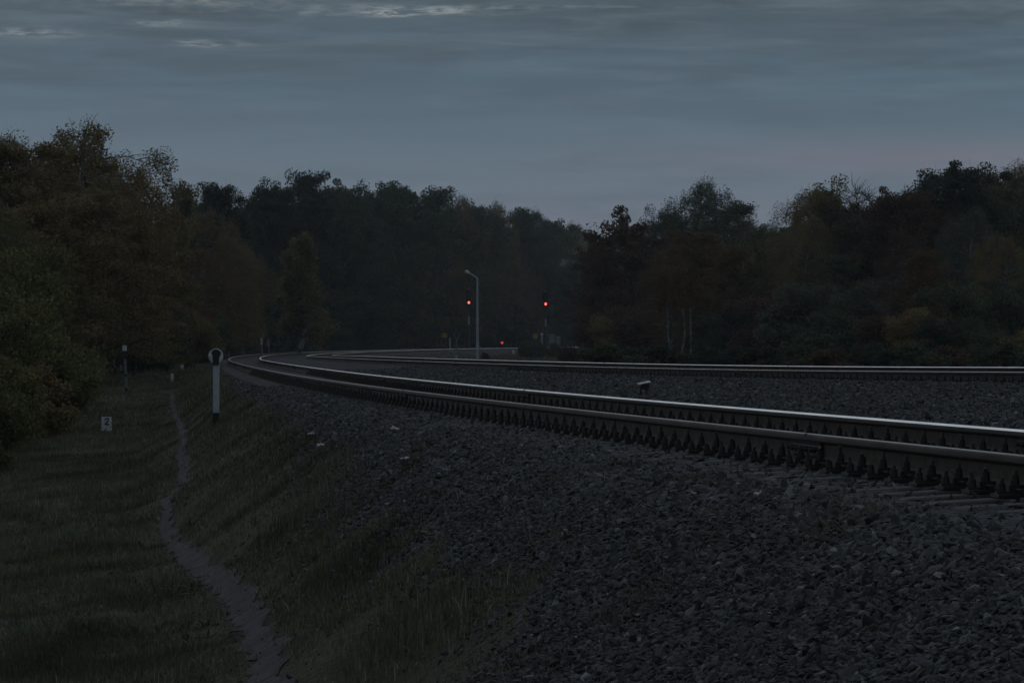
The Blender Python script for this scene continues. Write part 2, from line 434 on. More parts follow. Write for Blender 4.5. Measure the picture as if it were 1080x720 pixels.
# ------------------------------------------------------------------ grass
def blades(x, y, hgt, wid, lean=.45):
    n = len(x); th = rng.uniform(0, 2 * math.pi, n)
    la = rng.uniform(0, 2 * math.pi, n); lm = np.abs(rng.normal(0, lean, n)) * hgt
    z = ground(x, y) + EYE - .01
    dx = np.cos(th) * wid / 2; dy = np.sin(th) * wid / 2
    lx = np.cos(la) * lm; ly = np.sin(la) * lm
    P = lambda k, t, w: np.stack([x + k * dx * w + lx * t * t, y + k * dy * w + ly * t * t, z + hgt * t * (1 - .18 * t)], -1)
    v = np.stack([P(-1, 0, 1), P(1, 0, 1), P(1, .55, .75), P(-1, .55, .75), P(0, 1, 0)], 1)
    return v
BV = []
def grow(x, y, hgt, wid, lean=.45):
    BV.append(blades(x, y, hgt, wid, lean).reshape(-1, 3))


def not_path(x, y, pad=.03):
    w = np.interp(y, [20, 27, 40, 60, 80, 110], [.165, .16, .135, .11, .09, .085])
    return (np.abs(x - path_x(y)) > w + pad - .19 * rng.uniform(0, 1, len(x)) ** 2) | (y > pp[-1, 1] + 1)


def field(y0, y1, n, d0, d1, h0, h1_, w, amt=1.0):
    y = rng.uniform(y0, y1, n); d = rng.uniform(d0, d1, n); x = x1(y) - d
    clump = fbm(x * 1.6, y * .9, 51); pt = fbm(x * .35, y * .2, 52)
    k = (np.abs(x / y) < .142) & (rng.uniform(0, 1, n) < (1 - ballast(x, y)) ** 1.5 * amt * (.35 + 1.2 * sstep(.3, .65, clump))) & not_path(x, y)
    x, y, clump, pt = x[k], y[k], clump[k], pt[k]
    h = (h0 + (h1_ - h0) * rng.beta(1.6, 3, len(x))) * (.55 + .9 * clump) * (.6 + .8 * pt)
    near = np.abs(x - path_x(y)) < .4
    h = np.where(near & (y < pp[-1, 1]), h * .65, h)
    grow(x, y, h, w * rng.uniform(.6, 1.3, len(x)))
field(19, 32, 120000, 1.5, 7, .03, .16, .006)
field(30, 50, 150000, 1.4, 10, .03, .17, .007)
field(48, 90, 150000, 1.2, 10, .04, .19, .010)
field(85, 160, 110000, 1.0, 10, .05, .22, .016)
field(150, 300, 60000, 1.0, 10, .08, .3, .03)
def weeds(n, y0, y1):
    y = rng.uniform(y0, y1, n); x = x1(y) - rng.uniform(1.3, 8, n)
    k = (np.abs(x / y) < .142) & not_path(x, y, .0) & (fbm(x * .7, y * .4, 81) > .5); x, y = x[k], y[k]
    for _ in range(6):                                   # rosettes of broad leaves
        grow(x + rng.normal(0, .02, len(x)), y + rng.normal(0, .02, len(x)), rng.uniform(.04, .11, len(x)), .022 * rng.uniform(.6, 1.4, len(x)), 1.1)
weeds(2600, 19, 60)
n = 2600
y = rng.uniform(19, 75, n); x = x1(y) - rng.uniform(1.5, 8, n); k = (np.abs(x / y) < .142) & not_path(x, y, .05) & (fbm(x * .6, y * .3, 83) > .55)
grow(x[k], y[k], rng.uniform(.18, .42, k.sum()), .0045 + 0 * x[k], .22)
def tuft(px, py, n, rx, ry, h0, h1_, w):
    cx, cy, _ = at(px, py)
    x = cx + rng.normal(0, rx, n); y = cy + rng.normal(0, ry, n)
    grow(x, y, rng.uniform(h0, h1_, n), w * rng.uniform(.6, 1.3, n), .25)
for px, py, n, rx, ry, a_, b_ in [(425, 668, 420, .16, .6, .08, .26), (470, 655, 500, .16, .7, .08, .28), (395, 690, 300, .15, .5, .06, .2), (510, 648, 160, .1, .5, .06, .22),
                                   (318, 545, 500, .25, 1.2, .08, .24), (345, 560, 300, .2, 1, .08, .22), (275, 500, 400, .3, 1.6, .08, .24), (560, 520, 120, .15, .6, .04, .12),
                                   (900, 545, 160, .12, .5, .03, .10), (860, 570, 130, .12, .4, .03, .09), (700, 625, 130, .1, .4, .03, .09), (1070, 520, 160, .07, .3, .04, .12),
                                   (640, 500, 150, .2, .8, .03, .12), (350, 480, 200, .2, 1, .05, .16), (760, 560, 100, .1, .4, .03, .09), (90, 560, 300, .3, 1.0, .08, .2), (60, 640, 300, .25, .9, .06, .18), (30, 690, 250, .2, .7, .06, .18)]:
    tuft(px, py, n, rx, ry, a_, b_, .006)
# rough grass inside the curve and along the wood
n = 130000
y = rng.uniform(100, 520, n); e = rng.uniform(1.3, 45, n); x = x2(y) + G + e
k = np.abs(x / y) < .142
x, y = x[k], y[k]; cl = fbm(x * .5, y * .25, 61)
k = rng.uniform(0, 1, len(x)) < (.3 + sstep(.35, .6, cl)); x, y, cl = x[k], y[k], cl[k]
grow(x, y, rng.uniform(.1, .42, len(x)) * (.4 + cl), .045 * rng.uniform(.6, 1.4, len(x)))
bv = np.concatenate(BV); nbl = len(bv) // 5
q = np.arange(nbl)[:, None] * 5
me = bpy.data.meshes.new('grass')
me.vertices.add(len(bv)); me.vertices.foreach_set('co', bv.astype(np.float32).ravel())
lp = np.concatenate([q + np.array([[0, 1, 2, 3]]), q + np.array([[3, 2, 4]])], 1).ravel()
me.loops.add(len(lp)); me.loops.foreach_set('vertex_index', lp.astype(np.int32))
st = (np.arange(nbl)[:, None] * 7 + np.array([[0, 4]])).ravel()
me.polygons.add(len(st)); me.polygons.foreach_set('loop_start', st.astype(np.int32))
me.update(calc_edges=True); me.materials.append(M['grass'])
tag(link('grass', me), 'short dark green grass on the embankment foot beside the path', 'grass', kind='stuff')

# fallen leaves
n = 5200
y = rng.uniform(18, 75, n); x = x1(y) - rng.uniform(1.2, 9, n)
k = (np.abs(x / y) < .14) & ((rng.uniform(0, 1, n) < 1.1 - ballast(x, y))); x, y = x[k], y[k]; n = len(x)
s = rng.uniform(.012, .03, n)
base = np.array([(-1, 0, 0), (0, -.6, .25), (1.1, 0, 0), (0, .6, .25)])
R = randrot(n); R = R * np.array([1, 1, .45])[None, :, None]
v = np.einsum('nij,kj->nki', R, base) * s[:, None, None] + np.stack([x, y, ground(x, y) + EYE + rng.uniform(.01, .06, n)], -1)[:, None, :]
f = np.arange(n * 4).reshape(n, 4)
tag(link('fallen_leaves', mesh_from('fallen_leaves', v.reshape(-1, 3), f, [M['litter']])), 'brown fallen leaves scattered over the grass', 'fallen leaves', kind='stuff')

# ------------------------------------------------------------------ track: sleepers with fastenings
def sleeper_mesh():
    m = MB(); xs = [-1.35, -1.3, -.98, -.62, -.45, .45, .62, .98, 1.3, 1.35]
    top = [-.04, -.022, -.004, 0, -.03, -.03, 0, -.004, -.022, -.04]
    wt = [.075, .088, .088, .088, .075, .075, .088, .088, .088, .075]; wb = [.125, .14, .14, .14, .12, .12, .14, .14, .14, .125]
    vs = []
    for x, t, a, b2 in zip(xs, top, wt, wb):
        vs += [(x, -b2, -.21), (x, -a, t - .008), (x, -a + .012, t), (x, a - .012, t), (x, a, t - .008), (x, b2, -.21)]
    fs = []
    for k in range(len(xs) - 1):
        for q in range(6):
            fs.append((k * 6 + q, k * 6 + (q + 1) % 6, (k + 1) * 6 + (q + 1) % 6, (k + 1) * 6 + q))
    fs.append(tuple(range(6))[::-1]); fs.append(tuple(range((len(xs) - 1) * 6, len(xs) * 6)))
    return m.add(vs, fs).mesh('sleeper', M['concrete'])


def plate_mesh():
    m = MB(); m.box((0, 0, .008), (.40, .16, .016))
    for s in (-1, 1):
        m.box((s * .086, 0, .026), (.022, .14, .02))
    return m.mesh('tie_plate', M['iron'])


def bolts_mesh(q):
    dh = (0, .012, -.010, .006, -.016)[q]; dx = (0, .004, -.004, -.006, .005)[q]
    m = MB()
    for s in (1,):
        x = s * .108                                     # clamp bolt: clip, spring washer, nut, thread
        m.box((s * .088, 0, .052), (.07, .075, .018)); m.box((s * .118, 0, .035), (.03, .07, .05))
        m.tube([(x - s * .012, 0, .06), (x - s * .012, 0, .082)], [.026, .024], 8)
        m.tube([(x - s * .012, 0, .082), (x - s * .012, 0, .108)], [.021, .020], 6)
        m.tube([(x - s * .012, 0, .108), (x - s * .012 + dx, dx, .142 + dh)], [.012, .010], 6)
        x = s * .165                                     # anchor bolt
        m.box((x, 0, .022), (.055, .055, .012)); m.tube([(x, 0, .028), (x, 0, .045)], [.025, .023], 8)
        m.tube([(x, 0, .045), (x, 0, .068)], [.020, .019], 6); m.tube([(x, 0, .068), (x + dx, -dx, .088 - dh)], [.011, .009], 6)
    return m.mesh('clamp_bolts', M['iron'])


SLM, PLM = sleeper_mesh(), plate_mesh()
BOM = [bolts_mesh(q) for q in range(5)]
def seat_at(fx, fh, y):
    s = float(slope(fx, y)); nn = math.hypot(1, s)
    n = (1 / nn, -s / nn)                               # to the right across the track
    # near rail point whose offset centre falls here
    return float(fx(y)) + n[0] * G / 2, y + n[1] * G / 2, EYE - float(fh(y)) - .2015, -math.atan(s) * -1 * -1


def sleeper(fx, fh, y, label, group, proto):
    X_, Y_, Z_, a_ = seat_at(fx, fh, y)
    a_ = math.atan2(-float(slope(fx, y)), 1)
    if proto is None:
        r = link('sleeper', SLM)
        for s in (-1, 1):
            p = link('tie_plate', PLM, r, (s * G / 2, 0, .001)); [link('clamp_bolts', BOM[0], p, (0, 0, 0), q) for q in (0.0, math.pi)]
    else:
        r = proto.copy(); COL.objects.link(r)
        for ch in proto.children:
            p = ch.copy(); COL.objects.link(p); p.parent = r
            for g in ch.children:
                b_ = g.copy(); COL.objects.link(b_); b_.parent = p; b_.data = BOM[random.randrange(5)]
    ro = -math.atan(float(cant(y)) / G) if fx is x2 else 0.0
    r.location = (X_, Y_, Z_ - math.tan(ro) * G / 2); r.rotation_mode = 'ZYX' if False else 'XYZ'; r.rotation_euler = (0, ro, a_ + random.gauss(0, .012))
    tag(r, label, 'sleeper', group)
    return r


def track_positions(fx, y0, y1, step=.545):
    out = []; y = y0
    while y < y1:
        out.append(y); y += step / math.hypot(1, float(slope(fx, y)))
    return out
T1 = track_positions(x1, 14.0, 330); T2 = track_positions(x2, 62.0, 330)
n1 = [y for y in T1 if y < 108]; n2 = [y for y in T2 if y < 128]
pr = None
for y in n1:
    o = sleeper(x1, h1, y, 'grey concrete sleeper under the near track, bolted down with black iron clamps', 'sleepers of the near track', pr); pr = pr or o
for y in n2:
    sleeper(x2, h2, y, 'grey concrete sleeper under the far track with black bolts seen small', 'sleepers of the far track', pr)
sv = np.array([v.co for v in SLM.vertices]); sf = [tuple(p.vertices) for p in SLM.polygons]
far = MB()
for fx, fh, lst in ((x1, h1, [y for y in T1 if y >= 108]), (x2, h2, [y for y in T2 if y >= 128])):
    for y in lst:
        X_, Y_, Z_, _ = seat_at(fx, fh, y); a_ = math.atan2(-float(slope(fx, y)), 1); c, s_ = math.cos(a_), math.sin(a_)
        p = np.stack([X_ + sv[:, 0] * c - sv[:, 1] * s_, Y_ + sv[:, 0] * s_ + sv[:, 1] * c, Z_ + sv[:, 2]], -1)
        far.add(p, sf)
tag(link('distant_sleepers', far.mesh('distant_sleepers', M['concrete'])), 'distant concrete sleepers of both tracks where they round the bend', 'sleepers', kind='stuff')

# ------------------------------------------------------------------ rails
HALF = [(.075, 0), (.075, .011), (.03, .026), (.0105, .048), (.0095, .085), (.0105, .122), (.033, .136), (.0375, .144), (.0375, .158), (.0355, .168), (.029, .1765), (.012, .1803)]
PROF = HALF + [(-a_, b_) for a_, b_ in HALF[::-1]]
def rail(fx, fh, off, ya, yb, label, group, steel, joint=True):
    step = 1.0 if yb < 250 else 4.0
    ys_ = np.linspace(ya, yb, max(3, int((yb - ya) / step) + 1))
    s = slope(fx, ys_); nn = np.hypot(1, s)
    cx, cy = fx(ys_) + off / nn, ys_ - off * s / nn
    top = EYE - fh(ys_) - .1803
    o0 = np.array([cx[0], cy[0], top[0]])
    vs = []
    for k in range(len(ys_)):
        for px, pz in PROF:
            vs.append((cx[k] + px / nn[k] - o0[0], cy[k] - px * s[k] / nn[k] - o0[1], top[k] + pz - o0[2]))
    m = len(PROF); fs = []; mi = []
    for k in range(len(ys_) - 1):
        for q in range(m):
            r = (q + 1) % m
            fs.append((k * m + q, (k + 1) * m + q, (k + 1) * m + r, k * m + r))
            z0, z1 = PROF[q][1], PROF[r][1]
            inner = (PROF[q][0] + PROF[r][0]) * (1 if off == 0 else -1) > 0
            mi.append(1 if min(z0, z1) >= (.165 if inner else .1764) else (2 if min(z0, z1) >= .143 else 0))  # lit band stops above the lower head, which stays dark for its shade
    fs.append(tuple(range(m))); mi.append(0); fs.append(tuple(range((len(ys_) - 1) * m, len(ys_) * m))[::-1]); mi.append(0)
    me_ = mesh_from('rail', vs, fs, [M['rust'], steel, M['headside']], mi)
    r_ = link('rail', me_, None, tuple(o0)); tag(r_, label, 'rail', group)
    if joint:
        fp = MB()
        for sd in (-1, 1):
            fp.prism([(sd * .012, .042), (sd * .034, .046), (sd * .034, .085), (sd * .026, .112), (sd * .036, .134), (sd * .012, .128)][::sd], -.42, .42)
            for by in (-.33, -.2, -.07, .07, .2, .33):
                fp.tube([(sd * .03, by, .088), (sd * .058, by, .088)], [.021, .02], 6); fp.tube([(sd * .058, by, .088), (sd * .082, by, .088)], [.012, .011], 6)
        f_ = link('fishplate', fp.mesh('fishplate', M['iron']), r_, (0, 0, 0), math.atan2(-float(slope(fx, ya)), 1)); f_['label'] = 'black bolted joint bar'
        gp = MB(); gp.box((0, 0, .162), (.0772, .012, .037)); link('joint_gap', gp.mesh('joint_gap', M['iron']), r_, (0, 0, 0), math.atan2(-float(slope(fx, ya)), 1))


def line(fx, fh, off, y0, label, group, steel, yend=760):
    ya = y0
    while ya < 190:
        rail(fx, fh, off, ya, ya + 24.75, label, group, steel); ya += 24.752
    rail(fx, fh, off, ya, yend, label.split(',')[0] + ', long length round the bend', group, steel)
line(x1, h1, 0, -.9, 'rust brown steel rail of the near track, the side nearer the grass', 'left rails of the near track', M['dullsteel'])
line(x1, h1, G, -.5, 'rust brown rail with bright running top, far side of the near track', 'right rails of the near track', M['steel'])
line(x2, h2, 0, 43.0, 'nearer rail of the farther track, bright along the top', 'left rails of the far track', M['steel'])
line(x2, h2b, G, 44.5, 'farthest rail, a thin bright line before the right-hand trees', 'right rails of the far track', M['steel'])

# ------------------------------------------------------------------ lineside furniture
def empty(name, loc, label, cat, group=None, rz=0.0):
    o = bpy.data.objects.new(name, None); COL.objects.link(o); o.location = loc; o.rotation_euler = (0, 0, rz); o.empty_display_size = .3
    return tag(o, label, cat, group)
def part(name, mb, parent, *mats, smooth=False):
    return link(name, mb.mesh(name, *mats, smooth=smooth), parent)
def disc(r, n=28): return [(r * math.cos(2 * math.pi * k / n), r * math.sin(2 * math.pi * k / n)) for k in range(n)]

# round headed marker post
X_, Y_, Z_ = at(228, 447); sc = Y_ / FPX
r = empty('marker_post', (X_, Y_, Z_ - .03), 'pale square marker post with a black and white round head beside the path', 'marker post')
hp = 79 * sc + .03; w = 6.2 * sc
part('post', MB().box((0, 0, hp * .54), (w, w, hp * .74)), r, M['greypaint'])
part('foot', MB().box((0, 0, hp * .085), (w * 1.04, w * 1.04, hp * .17)), r, M['black'])
hd = MB(); hc = hp - 7.2 * sc; R_ = 7.8 * sc
hd.prism([(a_, hc + b_) for a_, b_ in disc(R_)], -w / 2 - .03, -w / 2 - .012, 0)
h_ = part('round_plate', hd, r, M['white'])
sy = MB(); u = sc
sy.prism([(-3.2 * u, hc - 9.5 * u), (3.4 * u, hc - 9.5 * u), (3.7 * u, hc - 1.5 * u), (4.9 * u, hc + .8 * u), (5.4 * u, hc + 2.8 * u), (4.3 * u, hc + 5.2 * u), (1.8 * u, hc + 6.7 * u), (-1.5 * u, hc + 6.7 * u), (-4.0 * u, hc + 5.2 * u), (-4.8 * u, hc + 2.8 * u), (-3.9 * u, hc + .8 * u), (-3.3 * u, hc - 1 * u)], -w / 2 - .036, -w / 2 - .031)
link('symbol', sy.mesh('symbol', M['black']), h_)
part('bracket', MB().box((0, -.0, hp - 12 * sc), (w * .9, w * 1.1, 6 * sc)), r, M['black'])

# leaning banded post by the bushes
Y_ = 138.0; X_ = (133.5 - 540) / FPX * Y_; Z_ = gz(X_, Y_); sc = Y_ / FPX; hp = EYE + (360 - 365) * sc - Z_ + .05
r = empty('banded_post', (X_, Y_, Z_ - .05), 'thin leaning grey post with a white cap before the left bushes', 'marker post')
r.rotation_euler = (0, math.radians(-2.6), 0)
def seg(z0, z1, rad): return MB().tube([(0, 0, z0 * hp), (0, 0, z1 * hp)], [rad * sc, rad * sc], 10)
part('shaft', seg(0, .9, 1.5), r, M['dimgrey']); part('cap', seg(.905, 1.02, 2.4), r, M['white'])
for a_, b_ in ((.74, .904), (.38, .44), (.08, .15)): part('band', seg(a_, b_, 1.62), r, M['black'])

# low white distance stone with a black figure
X_, Y_, Z_ = at(112.5, 454.5); sc = Y_ / FPX
r = empty('distance_stone', (X_, Y_, Z_ - .04), 'squat white numbered stone standing in the grass left of the path', 'marker stone', None, math.radians(8))
hs = 15.5 * sc + .04; ws = 11 * sc
part('block', MB().box((0, 0, hs / 2), (ws, ws * .7, hs), 0, .93), r, M['white'])
part('top_band', MB().box((0, 0, hs + .008), (ws * .95, ws * .67, .03)), r, M['black'])
dg = MB(); y0 = -ws * .35 - .012; y1 = y0 + .02
def stroke(p, q, t=.011):
    dx, dz = q[0] - p[0], q[1] - p[1]; l = math.hypot(dx, dz); nx, nz = -dz / l * t, dx / l * t
    dg.prism([(p[0] + nx, p[1] + nz), (p[0] - nx, p[1] - nz), (q[0] - nx, q[1] - nz), (q[0] + nx, q[1] + nz)], y0, y1)
u = sc; c0 = hs - 5.6 * u
P = [(-2.2 * u, c0 + 1.8 * u), (-.8 * u, c0 + 3.2 * u), (1.2 * u, c0 + 3.2 * u), (2.1 * u, c0 + 1.6 * u), (-2.2 * u, c0 - 3.0 * u), (2.6 * u, c0 - 3.0 * u)]
for p, q in zip(P[:-1], P[1:]): stroke(p, q, .014)
part('figure', dg, r, M['black'])

# little white stakes farther up the path
for px, py, hh, lab in ((181.5, 403, 9, 'small white stake at the head of the footpath'), (192, 390.5, 6, 'tiny white stub post beyond the stake near the rail bend')):
    X_, Y_, Z_ = at(px, py); sc = Y_ / FPX
    r = empty('white_stake', (X_, Y_, Z_), lab, 'stake', 'white stakes by the path')
    part('shaft', MB().box((0, 0, hh * sc / 2), (3.2 * sc, 2.6 * sc, hh * sc), 0, .9), r, M['white'])
    part('cap', MB().box((0, 0, hh * sc + .008), (2.6 * sc, 2.2 * sc, .02)), r, M['galv'])

def at_depth(px, y): X_ = (px - 540) / FPX * y; return X_, y, gz(X_, y)
# forked signal post and blade post at the far bend
X_, Y_, Z_ = at_depth(276, 272); sc = Y_ / FPX
r = empty('forked_post', (X_, Y_, Z_), 'pale forked post at the outside of the bend, taller of two', 'marker post')
h_ = (374.5 - 352) * sc + .25
part('shaft', MB().tube([(0, 0, 0), (0, 0, h_ * .72)], [1.2 * sc, 1.0 * sc], 8), r, M['dimgrey'])
part('plate', MB().box((0, -.07, h_ * .62), (2.6 * sc, .03, h_ * .25)), r, M['galv'])
for s in (-1, 1): part('prong', MB().tube([(0, 0, h_ * .7), (s * 2 * sc - .05, 0, h_ * .82), (s * 2.6 * sc - .06, 0, h_)], [.9 * sc, .8 * sc, .8 * sc], 6), r, M['dimgrey'])
X_, Y_, Z_ = at_depth(283.8, 276); sc = Y_ / FPX
r = empty('blade_post', (X_, Y_, Z_), 'short pale post with a narrow plate, right of the forked one', 'marker post')
h_ = (374.5 - 359) * sc + .25
part('shaft', MB().tube([(0, 0, 0), (0, 0, h_)], [.7 * sc, .7 * sc], 8), r, M['dimgrey'])
part('plate', MB().box((-.05, -.07, h_ * .76), (2.6 * sc, .03, h_ * .44)), r, M['dimgrey'])

# low cable box on legs between the tracks
X_, Y_, Z_ = at(679, 418.5); sc = Y_ / FPX
r = empty('trackside_box', (X_, Y_, Z_), 'small black box on two legs between the tracks, sloping lid coloured pale as lit from above', 'trackside box', None, math.radians(14))
hb = 17 * sc
for s in (-3.6, 3.2): part('leg', MB().tube([(s * sc, 0, -.03), (s * sc * .95, 0, hb * .62)], [1.0 * sc, 1.0 * sc], 6), r, M['black'])
part('body', MB().box((.8 * sc, 0, hb * .64), (8 * sc, 6 * sc, hb * .36), 0, 1.2), r, M['black'])
ld = MB(); ld.add([(-6.2 * sc, -.07, hb * .80), (6.6 * sc, -.07, hb * .95), (6.6 * sc, .07, hb * 1.0), (-6.2 * sc, .07, hb * .85),
                   (-6.2 * sc, -.07, hb * .74), (6.6 * sc, -.07, hb * .89), (6.6 * sc, .07, hb * .94), (-6.2 * sc, .07, hb * .79)],
                  [(0, 1, 2, 3), (7, 6, 5, 4), (0, 4, 5, 1), (1, 5, 6, 2), (2, 6, 7, 3), (3, 7, 4, 0)])
part('lid', ld, r, M['white'])  # white colour stands in for light falling on the lid

# street lamp
X_, Y_, Z_ = at_depth(503.5, 372); sc = Y_ / FPX
r = empty('street_lamp', (X_, Y_, Z_), 'tall unlit street lamp with a bent arm standing inside the bend', 'street lamp')
ht = EYE + (360 - 294) * sc - Z_
part('pole', MB().tube([(0, 0, -.2), (0, 0, ht * .4), (0, 0, ht)], [1.55 * sc, 1.4 * sc, 1.0 * sc], 10), r, M['galv'])
part('arm', MB().tube([(0, 0, ht - .02), (-.9 * sc, 0, ht + 1.2 * sc), (-9.5 * sc, 0, ht + 6.5 * sc)], [1.0 * sc, .9 * sc, .75 * sc], 8), r, M['galv'])
hd = MB(); hd.tube([(-8.3 * sc, 0, ht + 5.6 * sc), (-9.6 * sc, 0, ht + 6.5 * sc), (-12.2 * sc, 0, ht + 7.6 * sc), (-13.2 * sc, 0, ht + 7.4 * sc)], [.9 * sc, 1.7 * sc, 2.1 * sc, .9 * sc], 10)
part('lamp_head', hd, r, M['white'])
part('cable_box', MB().box((0, -1.8 * sc, 1.2), (2.2 * sc, 1.2 * sc, 4 * sc)), r, M['greypaint'])

# colour light signals
def signal(px, y, ptop, plamp, label):
    X_, Y_, Z_ = at_depth(px, y); sc = Y_ / FPX
    r = empty('colour_light_signal', (X_, Y_, Z_), label, 'railway signal', 'colour light signals')
    ht = EYE + (360 - ptop) * sc - Z_; hl = EYE + (360 - plamp) * sc - Z_
    part('mast', MB().tube([(0, 0, -.2), (0, 0, hl - 4 * sc)], [1.1 * sc, .9 * sc], 8), r, M['darkgrey'])
    part('identity_plate', MB().box((0, -.16, hl - 19 * sc), (1.5 * sc, .03, 9 * sc)), r, M['galv'])
    bd = MB(); bw = .30
    z0, z1 = hl - 7 * sc, ht - 1 * sc
    bd.prism([(-bw + .1 - .18, z0 + .15), (-bw + .25 - .18, z0), (bw - .25, z0), (bw - .08, z0 + .15), (bw - .08, z1 - .15), (bw - .25, z1), (-bw + .07, z1), (-bw - .08, z1 - .15)], -.10, -.05)
    h_ = part('head_board', bd, r, M['black'])
    part('finial', MB().tube([(.05 * sc, 0, z1), (0, 0, ht + 1.2 * sc)], [.5 * sc, .5 * sc], 6), r, M['galv'])
    for k, zz in enumerate((hl, hl + 5.2 * sc, hl + 9.0 * sc)):
        hood = MB(); n = 14; r1 = 2.1 * sc
        for q in range(n):
            a0, a1 = math.pi * (-.15 + 1.3 * q / n), math.pi * (-.15 + 1.3 * (q + 1) / n)
            A = lambda a_, yy, rr: (rr * math.cos(a_), yy, zz + rr * math.sin(a_))
            hood.add([A(a0, -.1, r1), A(a1, -.1, r1), A(a1, -.42, r1), A(a0, -.42, r1), A(a0, -.1, r1 - .012), A(a1, -.1, r1 - .012), A(a1, -.42, r1 - .012), A(a0, -.42, r1 - .012)],
                     [(0, 1, 2, 3), (7, 6, 5, 4), (3, 2, 6, 7)])
        part('hood', hood, r, M['black'])
        ln = MB(); ln.prism([(a_, zz + b_) for a_, b_ in disc(1.6 * sc, 20)], -.13, -.101)
        l_ = part('lens', ln, r, M['red'] if k == 0 else M['darkgrey'])
        if k == 0:
            l_['label'] = 'glowing red lens'
            co = MB(); co.prism([(a_ * .62, zz + b_) for a_, b_ in disc(1.5 * sc, 16)], -.15, -.131); link('bulb', co.mesh('bulb', M['redhot']), l_)
    ld = MB()
    for s in (-.16, .16): ld.tube([(s, .16, 0), (s, .16, hl)], [.02, .02], 5)
    for q in range(int(hl / .35)): ld.tube([(-.16, .16, .3 + q * .35), (.16, .16, .3 + q * .35)], [.014, .014], 5)
    part('ladder', ld, r, M['darkgrey'])
signal(494.5, 500, 305, 319, 'railway signal glowing red on a mast just left of the street lamp')
signal(575.5, 485, 307, 320.5, 'railway signal glowing red, standing alone above the dark bush and cabinets')

# dwarf signal
X_, Y_, Z_ = at_depth(529.5, 505); sc = Y_ / FPX
r = empty('dwarf_signal', (X_, Y_, Z_), 'low ground signal with one small red light between the two masts', 'railway signal')
hl = EYE + (360 - 361.3) * sc - Z_
part('stem', MB().tube([(0, 0, -.1), (0, 0, hl - .2)], [.06, .06], 8), r, M['darkgrey'])
part('housing', MB().box((0, .02, hl), (.5, .2, .62), 0, .9), r, M['black'])
ln = MB(); ln.prism([(a_, hl + b_) for a_, b_ in disc(1.45 * sc, 18)], -.12, -.082); part('lens', ln, r, M['redsmall'])

def sign_post(px, y, ptop, w, hplate, plate, label, rad=.8, name='lineside_sign'):
    X_, Y_, Z_ = at_depth(px, y); sc = Y_ / FPX
    r = empty(name, (X_, Y_, Z_), label, 'sign'); ht = EYE + (360 - ptop) * sc - Z_
    part('post', MB().tube([(0, 0, -.1), (0, 0, ht)], [rad * sc, rad * sc], 8), r, M['greypaint'] if plate != 'yellow' else M['darkgrey'])
    part('plate', MB().box((0, -rad * sc - .03, ht - hplate * sc / 2), (w * sc, .03, hplate * sc)), r, M[plate])
sign_post(469, 492, 351, 5, 5, 'yellow', 'faded yellow square sign on a thin post, leftmost of the far signs')
sign_post(564.5, 470, 352, 5, 5, 'yellow', 'faded yellow sign on a post before the right signal mast')
sign_post(474.5, 470, 356, 1.6, 6, 'greypaint', 'thin grey plate post right of the yellow square sign', .7)
X_, Y_, Z_ = at_depth(481.5, 385); sc = Y_ / FPX
r = empty('forked_post', (X_, Y_, Z_), 'pale forked post left of the street lamp inside the bend', 'marker post')
h_ = EYE + (360 - 351) * sc - Z_
part('shaft', MB().tube([(0, 0, -.1), (0, 0, h_ * .8)], [.9 * sc, .8 * sc], 8), r, M['dimgrey'])
part('foot', MB().box((0, 0, .15), (3.2 * sc, 2.5 * sc, .5), 0, .7), r, M['galv'])
for s in (-1, 1): part('prong', MB().tube([(0, 0, h_ * .72), (s * 2.4 * sc, 0, h_ * .86), (s * 3.0 * sc, 0, h_)], [.8 * sc, .7 * sc, .6 * sc], 6), r, M['dimgrey'])
X_, Y_, Z_ = at_depth(571.5, 455); sc = Y_ / FPX
r = empty('ball_post', (X_, Y_, Z_), 'grey post with a pale knob on top before the cabinets', 'marker post')
h_ = EYE + (360 - 351) * sc - Z_
part('shaft', MB().tube([(0, 0, -.1), (0, 0, h_ - .3)], [1.0 * sc, .9 * sc], 8), r, M['galv'])
part('knob', MB().tube([(0, 0, h_ - .32), (0, 0, h_ - .24), (0, 0, h_ - .1), (0, 0, h_)], [.8 * sc, 1.5 * sc, 1.4 * sc, .5 * sc], 10), r, M['white'])
X_, Y_, Z_ = at(541.5, 373.8, 170); sc = Y_ / FPX
r = empty('distance_stone', (X_, Y_, Z_), 'small white stone in the grass inside the bend, right of the lamp', 'marker stone')
part('block', MB().box((0, 0, 2.2 * sc), (2.7 * sc, 2 * sc, 4.6 * sc), 0, .85), r, M['white']); part('top_band', MB().box((0, 0, 4.6 * sc), (2.2 * sc, 1.6 * sc, .03)), r, M['greypaint'])
for px, w, pt, lab in ((582, 6.4, 353.5, 'larger grey relay cabinet beside the right signal mast'), (588.8, 4.6, 355.5, 'smaller dim grey cabinet right of the larger one')):
    X_, Y_, Z_ = at_depth(px, 475 + (px - 580)); sc = Y_ / FPX
    r = empty('relay_cabinet', (X_, Y_, Z_), lab, 'cabinet', 'relay cabinets'); h_ = EYE + (360 - pt) * sc - Z_
    part('body', MB().box((0, 0, h_ / 2), (w * sc, .5, h_)), r, M['cabinet'])
    part('roof', MB().box((0, 0, h_ + .04), (w * sc + .1, .62, .07)), r, M['galv'])
    d_ = part('door', MB().box((0, -.265, h_ * .55), (w * sc * .8, .03, h_ * .75)), r, M['cabinet'])
    link('handle', MB().box((w * sc * .28, -.295, h_ * .55), (.04, .03, .16)).mesh('handle', M['black']), d_)

